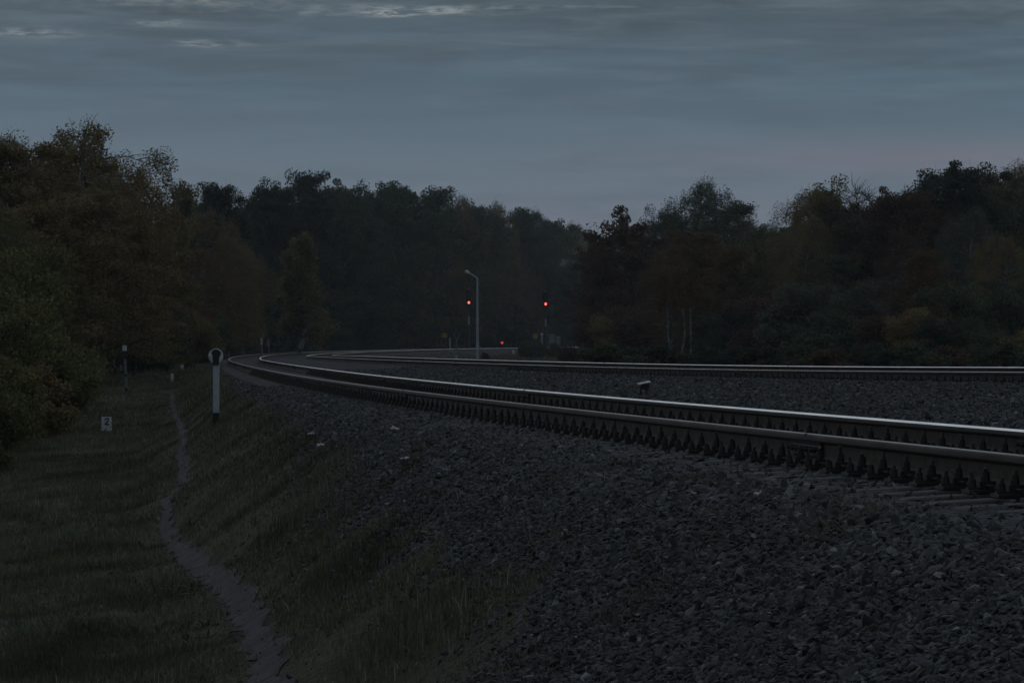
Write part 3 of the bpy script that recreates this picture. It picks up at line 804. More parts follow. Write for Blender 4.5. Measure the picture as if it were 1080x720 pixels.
# rubbish
def scrap(px, py, s, label):
    X_, Y_, Z_ = at(px, py)
    n = 5; g = np.linspace(-1, 1, n); A, B = np.meshgrid(g, g)
    rr = np.random.default_rng(int(px))
    v = np.stack([A * s + rr.normal(0, s * .12, A.shape), B * s * .8 + rr.normal(0, s * .12, A.shape), np.abs(rr.normal(0, s * .4, A.shape)) + .03], -1).reshape(-1, 3)
    i = np.arange(n - 1)[:, None] * n; j = np.arange(n - 1)[None, :]
    f = np.stack([i + j, i + j + 1, i + n + j + 1, i + n + j], -1).reshape(-1, 4)
    v2 = np.concatenate([v, v - np.array([0, 0, .006])]); f2 = np.concatenate([f, f[:, ::-1] + n * n])
    tag(link('paper_scrap', mesh_from('paper_scrap', v2, f2, [M['paper']]), None, (X_, Y_, Z_), rr.uniform(0, 3)), label, 'litter', 'scraps of litter')
scrap(338, 473.5, .05, 'crumpled white scrap on the slope, the largest piece of litter')
scrap(417, 456, .045, 'white scrap high on the stones just below the near rail')
scrap(427, 488, .04, 'pale scrap on the dark stones, lowest on the slope')
scrap(329, 461, .04, 'small pale scrap above the largest white one')
scrap(800, 527, .022, 'flat pale scrap lying on the stones below the sleeper ends')
X_, Y_, Z_ = at(195, 635.5)
st_ = MB().tube([(-.07, 0, .07), (0, .01, .085), (.075, .03, .08)], [.006, .007, .005], 6)
tag(link('stick', st_.mesh('stick', M['birchbark']), None, (X_, Y_, Z_)), 'short pale stick lying in the grass left of the path', 'stick')

# ------------------------------------------------------------------ trees
def make_tree(kind, seed):
    r = np.random.default_rng(seed)
    C = dict(birch=(12., .16, .215, 56, 4, 60000, .036), alder=(12., .18, .26, 32, 4, 30000, .072), round=(11., .12, .33, 40, 4, 34000, .070),
             maple=(9., .22, .40, 17, 4, 15000, .095), slim=(10., .10, .13, 30, 2, 14000, .065), shrub=(5., .0, .52, 18, 3, 20000, .06),
             stem=(10., .52, .15, 22, 2, 8000, .065), bare=(11., .35, .22, 44, 6, 0, .1), bush=(3., .0, .62, 14, 3, 9000, .06))[kind]
    H, hb, rad, nb_, nsub, nleaf, ls = C
    tv, tf, tn = [], [], 0
    def addt(p, rr, n=5):
        nonlocal tn
        v, f = tube(np.asarray(p, float), np.asarray(rr, float), n); tv.append(v); tf.append(f + tn); tn += len(v)
    tips = []; tw = []; lph = r.uniform(0, 6.28)
    stems = 5 if kind in ('shrub', 'bush') else 1
    for s_ in range(stems):
        n = 9; t = np.linspace(0, 1, n)
        sway = np.cumsum(r.normal(0, .012 * H, (n, 2)), 0); sway[0] = 0
        base = r.normal(0, .04 * H, 2) if stems > 1 else np.zeros(2)
        lean = r.normal(0, .16 * H, 2) if stems > 1 else r.normal(0, .02 * H, 2)
        hh = H * (.93 if stems == 1 else r.uniform(.6, .92))
        tp = np.stack([base[0] + sway[:, 0] + lean[0] * t, base[1] + sway[:, 1] + lean[1] * t, t * hh - .15], -1)
        r0 = H * (.0135 if stems == 1 else .009)
        addt(tp, r0 * (1 - t) ** .8 + .012, 7)
        nbr = nb_ if stems == 1 else nb_ // 3
        for k in range(nbr):
            u = (k + r.uniform(0, .9)) / nbr
            hfrac = hb + (1 - hb) * u ** .9 * .97
            p0 = np.array([np.interp(hfrac, t, tp[:, i]) for i in range(3)])
            if kind == 'birch': L = rad * H * (1.15 * math.sin(math.pi * min(1, u * .80 + .17)) ** .8); up = .75 - .1 * u; droop = .55
            elif kind in ('slim', 'stem'): L = rad * H * (1.1 * (1 - u) ** .6 + .15); up = 1.0; droop = .25
            elif kind == 'round': L = rad * H * (math.sin(math.pi * min(1, u * .72 + .26)) ** .7); up = .45 + .6 * u; droop = .15
            elif kind == 'alder': L = rad * H * (math.sin(math.pi * min(1, u * .70 + .25)) ** .7) * r.uniform(.75, 1.15); up = .4 + .7 * u; droop = .05
            elif kind == 'maple': L = rad * H * (math.sin(math.pi * min(1, u * .68 + .28)) ** .8) * r.uniform(.75, 1.1); up = .5 + .5 * u; droop = .0
            elif kind == 'bare': L = rad * H * r.uniform(.7, 1.2); up = 1.2; droop = -.1
            else: L = rad * H * r.uniform(.5, .95) * (1.05 - .5 * u); up = .6 + .6 * u; droop = .1
            th = k * 2.4 + r.uniform(-.5, .5)
            lob = .62 + .75 * (.5 + .5 * math.sin(3 * th + lph + 5 * u)) * (.6 + .8 * r.uniform())
            L *= lob if kind in ('round', 'alder', 'maple', 'birch') else 1
            dirv = np.array([math.cos(th), math.sin(th), up]); dirv /= np.linalg.norm(dirv)
            q = np.linspace(0, 1, 6)[:, None]
            bp_ = p0 + dirv * L * q + np.array([0, 0, -droop * L]) * q ** 2.2 + r.normal(0, .03 * L, (6, 3)) * q
            addt(bp_, np.linspace(max(.02, r0 * .42 * (1 - .6 * u)), .008, 6), 4)
            for s2 in range(nsub + (1 if L > .2 * H else 0)):
                v_ = r.uniform(.35, .97); b0 = np.array([np.interp(v_, q[:, 0], bp_[:, i]) for i in range(3)])
                d2 = dirv * .5 + r.normal(0, .6, 3); d2[2] = d2[2] * .6 + .25 - droop * .3; d2 /= np.linalg.norm(d2)
                L2 = L * r.uniform(.25, .5)
                sp = b0 + d2 * L2 * np.linspace(0, 1, 4)[:, None] + np.array([0, 0, -droop * .6 * L2]) * np.linspace(0, 1, 4)[:, None] ** 2
                addt(sp, np.linspace(.018, .006, 4), 3)
                tips.append(sp[-1]); tw.append(L2 + .25); tips.append(sp[2]); tw.append(.7 * L2 + .2)
                if kind == 'bare':
                    for _ in range(8):
                        w_ = r.uniform(.2, 1); c0 = b0 + d2 * L2 * w_; e0 = c0 + (d2 + r.normal(0, .5, 3) + np.array([0, 0, .5])) * L2 * .5
                        addt([c0, (c0 + e0) / 2 + r.normal(0, .06, 3), e0 + r.normal(0, .05, 3)], [.013, .011, .006], 3)
            tips.append(bp_[-1]); tw.append(.45); tips.append(bp_[4]); tw.append(.4)
        if kind in ('birch', 'slim', 'alder'):
            for _ in range(70):
                b0 = np.array(tips[r.integers(len(tips))]); d2 = np.array([r.normal(0, .35), r.normal(0, .35), 1.0 if kind != 'birch' else r.choice([.9, -.9])])
                L2 = H * r.uniform(.03, .075)
                addt([b0, b0 + d2 * L2 * .5 + r.normal(0, .02, 3), b0 + d2 * L2 + r.normal(0, .05, 3)], [.010, .008, .004], 3)
        if kind not in ('bare',):
            tips.append(tp[-1]); tw.append(.45); tips.append(tp[-2]); tw.append(.5)
    trunk = (np.concatenate(tv), np.concatenate(tf))
    leaf = None
    if nleaf:
        T = np.array(tips); W = np.array(tw); T = T[T[:, 2] > .05 * H * (kind not in ('shrub', 'bush'))] if False else T
        p = W / W.sum(); idx = r.choice(len(T), nleaf, p=p)
        cr_ = dict(birch=.32, alder=.36, round=.36, maple=.36, slim=.30, stem=.28, shrub=.36, bush=.24)[kind]
        # each cluster has its own size, so that the crown breaks into clumps and gaps
        csz = cr_ * r.uniform(.55, 1.25, len(T))
        off = r.normal(0, 1, (nleaf, 3)); off *= (np.minimum(np.linalg.norm(off, axis=1), 1.6) / (np.linalg.norm(off, axis=1) + 1e-6))[:, None]
        if kind == 'birch': off *= np.array([.55, .55, 1.15]); off[:, 2] -= .55
        elif kind in ('slim', 'stem'): off *= np.array([.7, .7, 1.2])
        else: off *= np.array([1, 1, .62])
        c = T[idx] + off * csz[idx][:, None]
        c[:, 2] = np.maximum(c[:, 2], .06)
        q = r.normal(size=(nleaf, 3)); q /= np.linalg.norm(q, axis=1)[:, None]
        if kind == 'birch': q[:, 2] -= 1.1; q /= np.linalg.norm(q, axis=1)[:, None]
        s = np.cross(q, r.normal(size=(nleaf, 3))); s /= np.linalg.norm(s, axis=1)[:, None] + 1e-9
        l = ls * r.uniform(.6, 1.4, nleaf)[:, None]
        v = np.stack([c - q * l, c + s * l * .62, c + q * l, c - s * l * .62], 1).reshape(-1, 3)
        leaf = (v, np.arange(nleaf * 4).reshape(-1, 4))
    top = np.percentile(leaf[0][:, 2], 99.6) if leaf is not None else trunk[0][:, 2].max()
    return trunk, leaf, top, rad * H


PROTO = {}
def proto(kind, var, leafm, barkm):
    key = (kind, var, leafm, barkm)
    if key in PROTO: return PROTO[key]
    g = ('geo', kind, var)
    if g not in PROTO: PROTO[g] = make_tree(kind, 1000 + 37 * var + 7 * sum(map(ord, kind)))
    trunk, leaf, top, rad = PROTO[g]
    tm = mesh_from('trunk_' + kind, trunk[0], trunk[1], [M[barkm]], smooth=True)
    lm = mesh_from('crown_' + kind, leaf[0], leaf[1], [M[leafm]]) if leaf is not None else None
    PROTO[key] = (tm, lm, top, rad)
    return PROTO[key]


NAMES = {'birch': 'birch_tree', 'alder': 'alder_tree', 'round': 'broadleaf_tree', 'maple': 'maple_tree', 'slim': 'young_birch_tree', 'shrub': 'shrub', 'bare': 'bare_tree', 'stem': 'young_birch_tree', 'bush': 'bush'}
def tree(px, ptop, y, kind, leafm, label, group=None, var=None, wide=1.0, bark=None, x=None):
    bark = bark or ('birchbark' if kind in ('birch', 'slim', 'stem') else ('twig' if kind == 'bare' else 'bark'))
    var = random.randrange(4) if var is None else var
    tm, lm, top, rad = proto(kind, var, leafm, bark)
    X_ = (px - 540) / FPX * y if x is None else x
    zg = gz(X_, y) - .08; ht = EYE + (360 - ptop) / FPX * y - zg
    s = ht / top
    o = empty(NAMES[kind], (X_, y, zg), label, {'shrub': 'shrub', 'bush': 'bush'}.get(kind, 'tree'), group, random.uniform(0, 6.28))
    w = s ** .75 * wide if s > 1 else s * wide
    o.scale = (w, w, s)
    link('trunk', tm, o)
    if lm is not None: link('crown', lm, o)
    return o

_yb = np.arange(250., 900.); _pb = 540 + FPX * (x1(_yb) - 6) / _yb
def behind_bend(px, y):
    return max(y, float(np.interp(px, _pb, _yb)) + 16) if px > 250 else y
# ---- left wood, the near edge
GL = 'trees of the left wood'
tree(-28, 146, 172, 'alder', 'leaf_alder', 'tall blackish tree at the left edge of the picture', GL, 0, 1.1)
tree(20, 141, 168, 'alder', 'leaf_birch', 'tall dark tree left of the big birch, top of the left edge', GL, 1, 1.15)
tree(82, 137, 178, 'birch', 'leaf_birch', 'tallest brown birch of the left wood with wispy top', GL, 0, 1.5)
tree(52, 150, 190, 'birch', 'leaf_birch', 'brown birch tucked behind and left of the tallest birch', GL, 1, 1.4)
tree(108, 166, 188, 'birch', 'leaf_birch', 'brown birch on the right shoulder of the tallest birch', GL, 2, 1.15)
tree(130, 194, 200, 'birch', 'leaf_birch', 'drooping birch where the left wood falls to the gap', GL, 3, 1.0)
tree(150, 230, 215, 'birch', 'leaf_alder', 'dark low birch at the gap in the left skyline', GL, 1, .95)
tree(105, 205, 160, 'round', 'leaf_birch', 'brown leafy tree below the tallest birch', GL, 1, 1.1)
tree(140, 250, 175, 'round', 'leaf_birch', 'brown rounded tree below the drooping birch', GL, 2, 1.1)
tree(45, 215, 155, 'round', 'leaf_birch', 'brown rounded tree behind the left olive bushes', GL, 3, 1.15)
tree(-10, 210, 150, 'birch', 'leaf_olive', 'olive birch cut by the left picture edge', GL, 0, 1.1)
# olive bushes along the grass edge
GB = 'bushes along the left grass edge'
for px, pt, y, k, lm, lab in [(12, 268, 118, 'shrub', 'leaf_olive', 'olive bush at the left picture edge'), (44, 262, 136, 'shrub', 'leaf_olive', 'tallest olive bush below the big birch'),
                              (-15, 320, 100, 'shrub', 'leaf_olive', 'near olive bush cut off by the left edge'), (35, 335, 108, 'shrub', 'leaf_olive', 'low olive bush nearest the grass at left'),
                              (74, 312, 160, 'shrub', 'leaf_olive', 'olive brown bush behind the banded post'), (120, 298, 192, 'shrub', 'leaf_green', 'dark green bush right of the olive bushes'),
                              (60, 365, 116, 'bush', 'leaf_olive', 'small olive bush at the edge of the mown slope'), (152, 325, 200, 'shrub', 'leaf_birch', 'brown bush right of the banded post'),
                              (172, 318, 198, 'shrub', 'leaf_green', 'green bush above the white stake'), (198, 318, 218, 'shrub', 'leaf_birch', 'brown bush left of the round headed post'),
                              (8, 395, 92, 'bush', 'leaf_olive', 'lowest olive bush in the left corner of the wood'), (60, 362, 150, 'bush', 'leaf_green', 'low dark bush left of the banded post'),
                              (150, 362, 195, 'bush', 'leaf_green', 'low dark bush right of the banded post foot'), (225, 330, 245, 'shrub', 'leaf_green', 'dark bush straight behind the round headed post')]:
    tree(px, pt, y, k, lm, lab, GB, None, .72 if px == 44 else 1.0)
def tree_at(px, pbase, ptop, kind, leafm, label, group, wide=1.0):
    x, y, z = at(px, pbase)
    return tree(px, ptop, y, kind, leafm, label, group, None, wide)
for px, pb, pt, k, lm, lab in [(-22, 500, 372, 'shrub', 'leaf_olive', 'nearest olive bush, cut by the left edge at the bank foot'), (8, 478, 388, 'bush', 'leaf_olive', 'ragged olive bush at the left edge, low on the bank'),
                               (32, 462, 388, 'bush', 'leaf_birch', 'brownish bush just left of the white numbered stone, lower one'), (58, 447, 372, 'bush', 'leaf_olive', 'olive bush between the numbered stone and the wood'),
                               (82, 434, 378, 'bush', 'leaf_birch', 'brown bush behind and above the numbered stone')]:
    tree_at(px, pb, pt, k, lm, lab, GB, 1.0)
# ---- middle left wood
GM = 'trees of the middle wood'
tree(191, 196, 300, 'slim', 'leaf_yellow', 'pointed pale birch rising right of the left gap', GM, 2, 1.5)
tree(183, 235, 270, 'slim', 'leaf_yellow', 'slender yellow brown birch under the pointed one', GM, 1, 1.3)
tree(216, 225, 290, 'birch', 'leaf_birch', 'brown birch in front of the dark alders', GM, 2, 1.0)
tree(213, 262, 265, 'birch', 'leaf_rust', 'rusty brown birch left of the dark hollow', GM, 3, 1.0)
tree(240, 250, 285, 'birch', 'leaf_birch', 'brown birch in front of the alders, left of the slender birch', GM, 1, 1.0)
tree(313, 248, 305, 'slim', 'leaf_yellow', 'slender birch with a pale trunk before the dark wood', GM, 0, 1.6)
tree(258, 262, 300, 'birch', 'leaf_birch', 'brown birch between rusty birch and slender birch', GM, 0, 1.0)
for px, pt, y, k, lm, lab, v in [(226, 196, 360, 'alder', 'leaf_alder', 'dark clumpy alder, first right of the pointed birch', 0), (246, 195, 368, 'alder', 'leaf_alder', 'dark clumpy alder with gaps beside the first', 1),
                                 (278, 187, 372, 'alder', 'leaf_alder', 'dark alder with a spiky top', 2), (300, 194, 380, 'alder', 'leaf_alder', 'dark alder between two spiky tops', 3),
                                 (320, 184, 376, 'alder', 'leaf_alder', 'highest spiky dark tree of the middle wood', 0), (345, 199, 392, 'round', 'leaf_green', 'dark green rounded tree right of the spiky top', 0),
                                 (372, 199, 400, 'round', 'leaf_green', 'dark green round crown, left half of the middle wood', 1), (400, 194, 408, 'round', 'leaf_green', 'dark green round crown at the top of the middle wood', 2),
                                 (430, 195, 415, 'round', 'leaf_green', 'broad dark green crown right of the middle top', 3), (455, 202, 430, 'round', 'leaf_green', 'dark green crown where the middle wood starts falling', 0),
                                 (478, 210, 455, 'birch', 'leaf_birch', 'brown birch left above the street lamp', 1), (500, 213, 540, 'round', 'leaf_green', 'green crown straight above the street lamp', 2),
                                 (522, 217, 560, 'birch', 'leaf_birch', 'brown birch crown right above the street lamp', 3), (545, 221, 575, 'round', 'leaf_green', 'green crown left above the right signal', 3),
                                 (567, 226, 590, 'birch', 'leaf_green', 'dark birch crown above the right signal', 0), (588, 233, 600, 'round', 'leaf_green', 'dark crown right above the right signal', 1),
                                 (606, 238, 615, 'birch', 'leaf_birch', 'brown crown left of the lowest skyline notch', 2), (624, 250, 640, 'round', 'leaf_green', 'low crown in the skyline notch', 0), (640, 252, 660, 'round', 'leaf_green', 'low far crown just right of the skyline notch', 2)]:
    tree(px, pt, behind_bend(px + 34, y), k, lm, lab, GM, v, .78 if px < 340 else .95)
# lower layer in front of them
lower = [(270, 300, 292, 'shrub', 'leaf_green'), (295, 305, 300, 'shrub', 'leaf_alder'), (340, 300, 330, 'round', 'leaf_green'), (365, 285, 345, 'round', 'leaf_alder'), (392, 290, 375, 'round', 'leaf_green'),
         (415, 275, 395, 'birch', 'leaf_birch'), (440, 290, 430, 'round', 'leaf_green'), (462, 255, 470, 'birch', 'leaf_birch'), (485, 280, 520, 'round', 'leaf_green'), (508, 285, 535, 'birch', 'leaf_birch'),
         (530, 280, 545, 'round', 'leaf_green'), (552, 270, 560, 'birch', 'leaf_rust'), (574, 280, 570, 'round', 'leaf_alder'), (596, 285, 580, 'birch', 'leaf_birch'), (612, 290, 590, 'round', 'leaf_green'),
         (325, 330, 318, 'shrub', 'leaf_birch'), (350, 335, 345, 'shrub', 'leaf_green'), (385, 330, 385, 'shrub', 'leaf_green'), (420, 332, 425, 'shrub', 'leaf_green'), (450, 335, 470, 'shrub', 'leaf_green'),
         (480, 335, 525, 'shrub', 'leaf_green'), (510, 335, 540, 'shrub', 'leaf_alder'), (540, 335, 560, 'shrub', 'leaf_green'), (565, 335, 575, 'shrub', 'leaf_green'), (592, 335, 590, 'shrub', 'leaf_green'), (245, 335, 262, 'shrub', 'leaf_alder'), (270, 345, 292, 'bush', 'leaf_alder'), (300, 345, 310, 'bush', 'leaf_green')]
for px, pt, y, k, lm in lower:
    tree(px, pt + random.uniform(-6, 6), behind_bend(px + 26, y), k, lm, 'dark leafy undergrowth tree filling the foot of the middle wood', 'undergrowth of the middle wood', None, 1.15)
# ---- right wood
GR = 'trees of the right wood'
for px, pt, y, k, lm, lab, v, w in [
        (668, 219, 330, 'maple', 'leaf_red', 'dark red maple with sky showing through its top', 0, 1.0), (640, 262, 325, 'round', 'leaf_red', 'dull red tree at the left foot of the red maple', 1, .75),
        (735, 194, 345, 'birch', 'leaf_green', 'tallest green birch in the middle of the right wood', 2, 1.2), (762, 208, 352, 'alder', 'leaf_green', 'dark green crown right of the tall green birch', 1, 1.0),
        (712, 220, 350, 'round', 'leaf_green', 'dark green crown left of the tall green birch', 2, .8), (785, 236, 340, 'birch', 'leaf_green', 'green birch sloping down to the right gap', 3, 1.0),
        (742, 246, 300, 'alder', 'leaf_rust', 'large rust orange tree below the tall green birch', 0, 1.05), (705, 260, 296, 'birch', 'leaf_rust', 'rust orange tree left of the largest rust one', 3, .9),
        (775, 262, 292, 'round', 'leaf_rust', 'rust brown tree right of the largest rust one', 1, .9), (808, 241, 330, 'round', 'leaf_alder', 'small dark crown in the gap of the right wood', 1, .8),
        (830, 250, 300, 'round', 'leaf_alder', 'dark crown below the gap of the right wood', 2, .9),
        (850, 205, 290, 'birch', 'leaf_yellow', 'olive birch left of the spiky tops on the right', 0, 1.25), (838, 232, 280, 'birch', 'leaf_birch', 'brown birch stepping down to the right gap', 1, 1.0),
        (870, 194, 285, 'alder', 'leaf_birch', 'dark tree with an upright spike on the right skyline', 2, .9), (898, 200, 292, 'slim', 'leaf_birch', 'slender dark tree left of the bare branches', 3, 1.7),
        (924, 181, 282, 'bare', 'leaf_birch', 'tree with bare twigs against the sky', 0, 1.6), (934, 206, 278, 'alder', 'leaf_red', 'dull red rounded tree under the bare twigs', 0, 1.0),
        (958, 200, 280, 'round', 'leaf_red', 'dull red tree right of the bare twigs', 2, .85), (985, 183, 290, 'alder', 'leaf_alder', 'blackish tree left of the highest right crown', 0, 1.0),
        (1010, 175, 285, 'alder', 'leaf_alder', 'blackish clumpy tree, highest on the right skyline', 3, 1.1), (1045, 182, 300, 'round', 'leaf_green', 'green crown right of the highest blackish tree', 3, .9),
        (1075, 178, 292, 'birch', 'leaf_birch', 'brown birch at the right picture edge', 2, 1.3), (1100, 182, 285, 'round', 'leaf_green', 'green crown cut by the right picture edge', 0, 1.0),
        (1020, 222, 240, 'birch', 'leaf_grey', 'grey green tree in front of the blackish ones', 1, .95), (955, 245, 245, 'birch', 'leaf_red', 'reddish tree in the middle of the right wood face', 3, .9),
        (970, 266, 222, 'alder', 'leaf_rust', 'rusty tree low in the right wood', 0, .8), (885, 262, 250, 'alder', 'leaf_green', 'green tree below the spiked tree', 2, 1.0),
        (1060, 250, 232, 'birch', 'leaf_birch', 'brown tree low at the right edge', 2, 1.0), (905, 300, 225, 'shrub', 'leaf_grey', 'grey green willow bush low in the right wood', 0, 1.0),
        (855, 300, 240, 'shrub', 'leaf_grey', 'grey bush at the foot of the right wood below the gap', 1, 1.05), (1015, 300, 205, 'shrub', 'leaf_green', 'dark green bush below the grey green tree', 2, 1.1),
        (1070, 305, 200, 'shrub', 'leaf_green', 'dark green bush at the right edge foot', 3, 1.1)]:
    tree(px, pt, y, k, lm, lab, GR, v, w)
# pale thin birch stems under the rust trees
for px, pt, y, lab in [(706, 285, 262, 'thin pale birch stem, left of three under the rust trees'), (718, 280, 264, 'thin pale birch stem, middle of three under the rust trees'), (731, 278, 261, 'thin pale birch stem, right of three under the rust trees')]:
    tree(px, pt, y, 'stem', 'leaf_rust', lab, 'pale stems of the right wood', None, .8)
rl = [(625, 320, 322, 'shrub', 'leaf_red'), (648, 330, 315, 'shrub', 'leaf_birch'), (672, 322, 312, 'shrub', 'leaf_red'), (690, 335, 318, 'shrub', 'leaf_alder'), (752, 332, 275, 'shrub', 'leaf_alder'), (780, 322, 268, 'shrub', 'leaf_alder'),
      (808, 318, 262, 'shrub', 'leaf_red'), (832, 332, 240, 'bush', 'leaf_grey'), (880, 335, 218, 'bush', 'leaf_green'), (930, 338, 200, 'shrub', 'leaf_red'), (962, 330, 195, 'shrub', 'leaf_birch'), (990, 340, 188, 'shrub', 'leaf_alder'),
      (1040, 342, 182, 'shrub', 'leaf_green'), (1085, 342, 178, 'shrub', 'leaf_birch'), (640, 290, 360, 'round', 'leaf_alder'), (680, 285, 350, 'round', 'leaf_red'), (720, 330, 330, 'round', 'leaf_alder'), (800, 290, 310, 'round', 'leaf_alder'), (930, 290, 250, 'round', 'leaf_alder'), (990, 290, 240, 'round', 'leaf_alder'), (1060, 300, 225, 'round', 'leaf_alder'), (860, 340, 222, 'shrub', 'leaf_alder'), (905, 345, 205, 'bush', 'leaf_alder')]
for px, pt, y, k, lm in rl:
    tree(px, pt + random.uniform(-6, 6), y, k, lm, 'dark bushy undergrowth at the foot of the right wood', 'undergrowth of the right wood', None, 1.15)
for px, y in [(x_, 150 + 14 * math.sin(x_)) for x_ in range(640, 1110, 34)]:
    tree(px, 366 + random.uniform(-7, 5), y + (720 - px) * .12 * (px < 760) * 2, 'bush', random.choice(['leaf_green', 'leaf_alder', 'leaf_alder', 'leaf_red']), 'low dark weed bush along the far side of the tracks at right', 'weeds beyond the far track', None, 1.3)
# bush before the right signal
for px, pt, y, lab in [(556, 362, 395, 'left end of the low bush row before the right signal'), (570, 360.5, 400, 'middle bush of the low row before the right signal'), (586, 362, 398, 'right end of the low bush row before the cabinets')]:
    tree(px, pt, y, 'bush', 'leaf_green', lab, 'bushes before the right signal', None, 1.1)
tree(512, 371.5, 368, 'bush', 'leaf_alder', 'small dark bush at the foot of the street lamp', None, 1, 1.0)
# far wood behind everything
sky = [(-60, 175), (0, 165), (60, 165), (110, 185), (150, 235), (175, 252), (200, 235), (260, 212), (320, 205), (400, 208), (450, 212), (500, 222), (560, 234), (605, 246), (628, 258), (660, 250), (700, 240), (760, 225), (800, 250), (830, 250), (860, 225), (930, 215), (1000, 195), (1140, 195)]
sxs, sys_ = zip(*sky)
for k, px in enumerate(range(-60, 1150, 26)):
    yb = 250 if px < 170 else (behind_bend(px + 34, 420) + 25 if px < 640 else 420)
    p = px + random.uniform(-6, 6)
    tree(p, np.interp(p, sxs, sys_) + random.uniform(2, 14), yb + random.uniform(0, 40), random.choice(['round', 'alder', 'round', 'birch']), random.choice(['leaf_alder', 'leaf_green', 'leaf_alder', 'leaf_birch']),
         'dark tree deep in the wood behind the front rows', 'trees deep in the wood', None, 1.25)
    tree(p + 13, 320 + random.uniform(-15, 10), yb - 20 + random.uniform(0, 30), 'shrub', random.choice(['leaf_alder', 'leaf_green']), 'dark thicket deep in the wood between the trunks', 'thickets deep in the wood', None, 1.5)

# ------------------------------------------------------------------ sky, light, camera
W = bpy.data.worlds.new('World'); S.world = W; W.use_nodes = True
nt = W.node_tree; N = nt.nodes; L = nt.links
bg = N['Background']; tc = N.new('ShaderNodeTexCoord')
SUN_EL, SUN_AZ = math.radians(4.0), math.radians(-28)         # low behind the cloud, ahead and to the left
sky_ = N.new('ShaderNodeTexSky'); sky_.sky_type = 'NISHITA'; sky_.sun_disc = False
sky_.sun_elevation = SUN_EL; sky_.sun_rotation = SUN_AZ
sp = N.new('ShaderNodeSeparateXYZ'); L.new(tc.outputs['Generated'], sp.inputs[0])
def math_(op, a_, b_=None, c_=None, clamp=False):
    m = N.new('ShaderNodeMath'); m.operation = op; m.use_clamp = clamp
    for q, v in enumerate((a_, b_, c_)):
        if v is None: continue
        if isinstance(v, (int, float)): m.inputs[q].default_value = v
        else: L.new(v, m.inputs[q])
    return m.outputs[0]
el = sp.outputs['Z']
az = math_('DIVIDE', sp.outputs['X'], math_('MAXIMUM', math_('ABSOLUTE', sp.outputs['Y']), .05))
def cvec(ax, ez, off=0.0):
    c = N.new('ShaderNodeCombineXYZ'); L.new(math_('MULTIPLY', az, ax), c.inputs[0]); L.new(math_('MULTIPLY', el, ez), c.inputs[1]); c.inputs[2].default_value = off
    return c.outputs[0]
def noise(vec, det=6, rgh=.55, dist=0.0):
    n = N.new('ShaderNodeTexNoise'); n.inputs['Scale'].default_value = 1; n.inputs['Detail'].default_value = det; n.inputs['Roughness'].default_value = rgh; n.inputs['Distortion'].default_value = dist
    L.new(vec, n.inputs['Vector']); return n.outputs['Fac']
def wramp(src, stops):
    r = N.new('ShaderNodeValToRGB'); cr = r.color_ramp
    while len(cr.elements) < len(stops): cr.elements.new(.5)
    for e_, (p, c) in zip(cr.elements, stops): e_.position = p; e_.color = (*c, 1)
    L.new(src, r.inputs[0]); return r.outputs[0]
def mixc(fac, a_, b_, mode='MIX'):
    m = N.new('ShaderNodeMix'); m.data_type = 'RGBA'; m.blend_type = mode
    for key, v in (('Factor', fac), ('A', a_), ('B', b_)):
        if isinstance(v, (int, float)): m.inputs[key].default_value = v
        elif isinstance(v, tuple): m.inputs[key].default_value = (*v, 1)
        else: L.new(v, m.inputs[key])
    return m.outputs['Result']
# overcast gradient by elevation (values are divided by the Background strength below)
deck = wramp(math_('MULTIPLY', el, 1.0), [(0.0, (1.58, 1.90, 2.45)), (.030, (1.76, 2.04, 2.54)), (.044, (1.42, 1.92, 2.42)), (.066, (1.06, 1.62, 2.16)), (.078, (.96, 1.44, 1.88)), (.088, (.84, 1.20, 1.50)), (.3, (2.7, 3.2, 3.8)), (1.0, (4.0, 4.6, 5.3))])
n1_ = noise(cvec(15, 150, 1.7), 8, .58, .5); n2_ = noise(cvec(22, 360, 4.1), 8, .66, .8); n3_ = noise(cvec(4, 42, 9.3), 5); n5_ = noise(cvec(20, 140, 6.6), 7, .6, .6)
band = math_('MULTIPLY_ADD', el, 26.0, -1.25, True)
st1 = math_('MULTIPLY', math_('MULTIPLY_ADD', n1_, 4.5, -1.85, True), band)
deck = mixc(math_('MULTIPLY', st1, .75), deck, (.66, .90, 1.08))
lightst = math_('MULTIPLY', math_('MULTIPLY_ADD', n2_, 5.0, -2.6, True), math_('MULTIPLY_ADD', el, 34.0, -2.0, True))
deck = mixc(math_('MULTIPLY', lightst, .62), deck, (1.55, 1.92, 2.15))
deck = mixc(math_('MULTIPLY', math_('MULTIPLY_ADD', n5_, 5.0, -2.35, True), .42), deck, (.92, 1.34, 1.70))
n6_ = noise(cvec(17, 175, 12.6), 8, .6, .7)
deck = mixc(math_('MULTIPLY', math_('MULTIPLY_ADD', n6_, 5.0, -2.5, True), math_('MULTIPLY_ADD', el, 30.0, -1.35, True)), deck, mixc(.5, deck, (1.5, 2.0, 2.4)))
# pink tinge low on the right
pk = math_('MULTIPLY', math_('MULTIPLY_ADD', math_('ABSOLUTE', math_('ADD', el, -.0475)), -130.0, 1.0, True), math_('MULTIPLY_ADD', az, 9.0, .05, True))
deck = mixc(math_('MULTIPLY', math_('MULTIPLY', pk, n3_), .85), deck, (2.1, 1.95, 2.35))
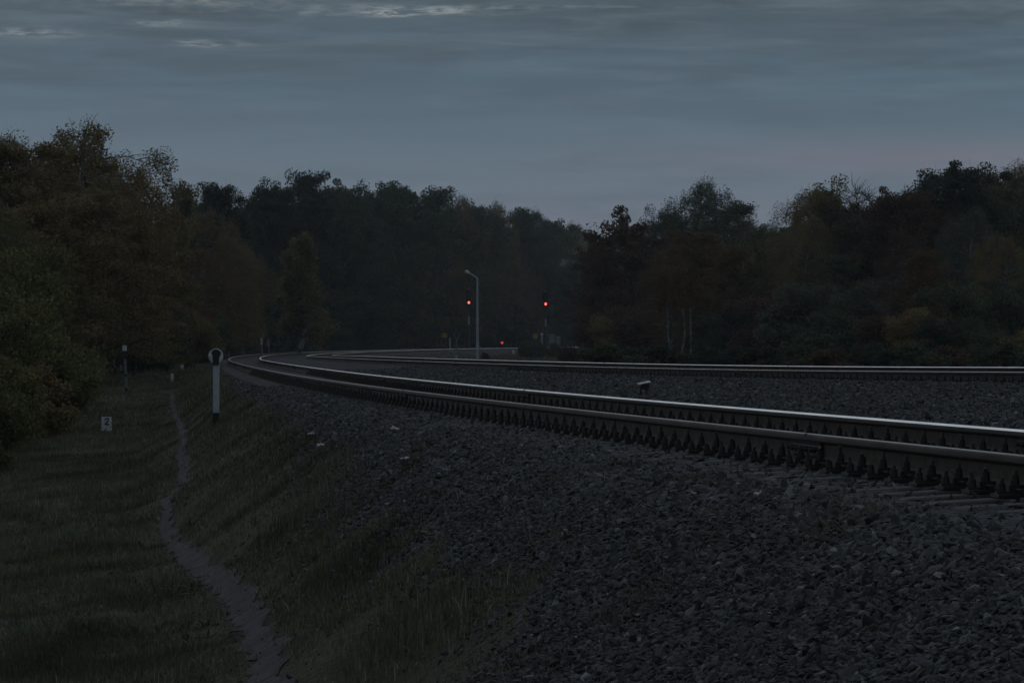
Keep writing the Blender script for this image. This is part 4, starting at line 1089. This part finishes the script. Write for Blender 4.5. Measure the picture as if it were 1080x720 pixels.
# bright breaks near the top left
def spot(a0, e0, wa, we, amp):
    dx = math_('MULTIPLY', math_('ADD', az, -a0), 1 / wa); dy = math_('MULTIPLY', math_('ADD', el, -e0), 1 / we)
    d2 = math_('ADD', math_('MULTIPLY', dx, dx), math_('MULTIPLY', dy, dy))
    return math_('MULTIPLY', math_('POWER', 2.718, math_('MULTIPLY', d2, -1.0)), amp)
n4 = noise(cvec(170, 900, 2.2), 6, .65, .3); br = math_('MULTIPLY_ADD', n4, 6.0, -2.6, True)
sm = spot(-.031, .0851, .0055, .0009, 1.7)
for q in [(-.018, .0857, .007, .0008, .9), (-.079, .0770, .009, .0009, .75), (-.092, .0822, .008, .0010, .6), (-.125, .0795, .012, .0012, .6), (-.085, .0882, .03, .0010, .5), (-.02, .0866, .07, .0007, .35), (-.05, .0850, .04, .0008, .3)]:
    sm = math_('ADD', sm, spot(*q))
deck = mixc(math_('MULTIPLY', math_('MULTIPLY', sm, br), .46, None, True), deck, (5.4, 5.7, 5.6))
ahead = math_('MULTIPLY_ADD', sp.outputs['Y'], 1.0, 0.0, True)
glow = math_('MULTIPLY', math_('MULTIPLY', math_('MULTIPLY', ahead, ahead), math_('MULTIPLY_ADD', el, 9.0, -.95, True)), math_('MULTIPLY_ADD', el, -2.4, 1.9, True))
deck = mixc(glow, deck, (6.4, 7.0, 7.6))
mixsky = mixc(.994, sky_.outputs[0], deck)
L.new(mixsky, bg.inputs['Color']); bg.inputs['Strength'].default_value = .09

sl = bpy.data.lights.new('sun', 'SUN'); sl.energy = .05; sl.angle = math.radians(15); sl.color = (1.0, .93, .86)
so = bpy.data.objects.new('sun', sl); COL.objects.link(so)
so.rotation_euler = (math.radians(90) - SUN_EL, 0, math.radians(180) - SUN_AZ)

hz = MB(); hz.box((0, 1200, 16), (3200, 3200, 50))  # volume added to lift the dark tones, strongest on distant trees
hm = bpy.data.materials.new('darks_lifting_haze'); hm.use_nodes = True; n_ = hm.node_tree
n_.nodes.remove(n_.nodes['Principled BSDF'])
pv = n_.nodes.new('ShaderNodeVolumePrincipled'); pv.inputs['Color'].default_value = (.86, .92, 1.0, 1); pv.inputs['Density'].default_value = HAZE
n_.links.new(pv.outputs[0], n_.nodes['Material Output'].inputs['Volume'])
tag(link('haze', hz.mesh('haze', hm)), 'thin bluish haze added over the whole scene to lift the darks', 'haze', kind='stuff')

cam = bpy.data.cameras.new('camera'); co = bpy.data.objects.new('camera', cam); COL.objects.link(co)
co.location = (0, 0, EYE); co.rotation_euler = (math.radians(90), 0, 0)
cam.lens = 135; cam.sensor_width = 36; cam.clip_start = .1; cam.clip_end = 9000
S.camera = co
S.render.engine = 'CYCLES'
S.view_settings.view_transform = 'Standard'; S.view_settings.look = 'None'; S.view_settings.gamma = 1; S.view_settings.exposure = 0
S.cycles.use_denoising = True
try:
    S.cycles.denoiser = 'OPENIMAGEDENOISE'
except Exception:
    pass
S.cycles.max_bounces = 5
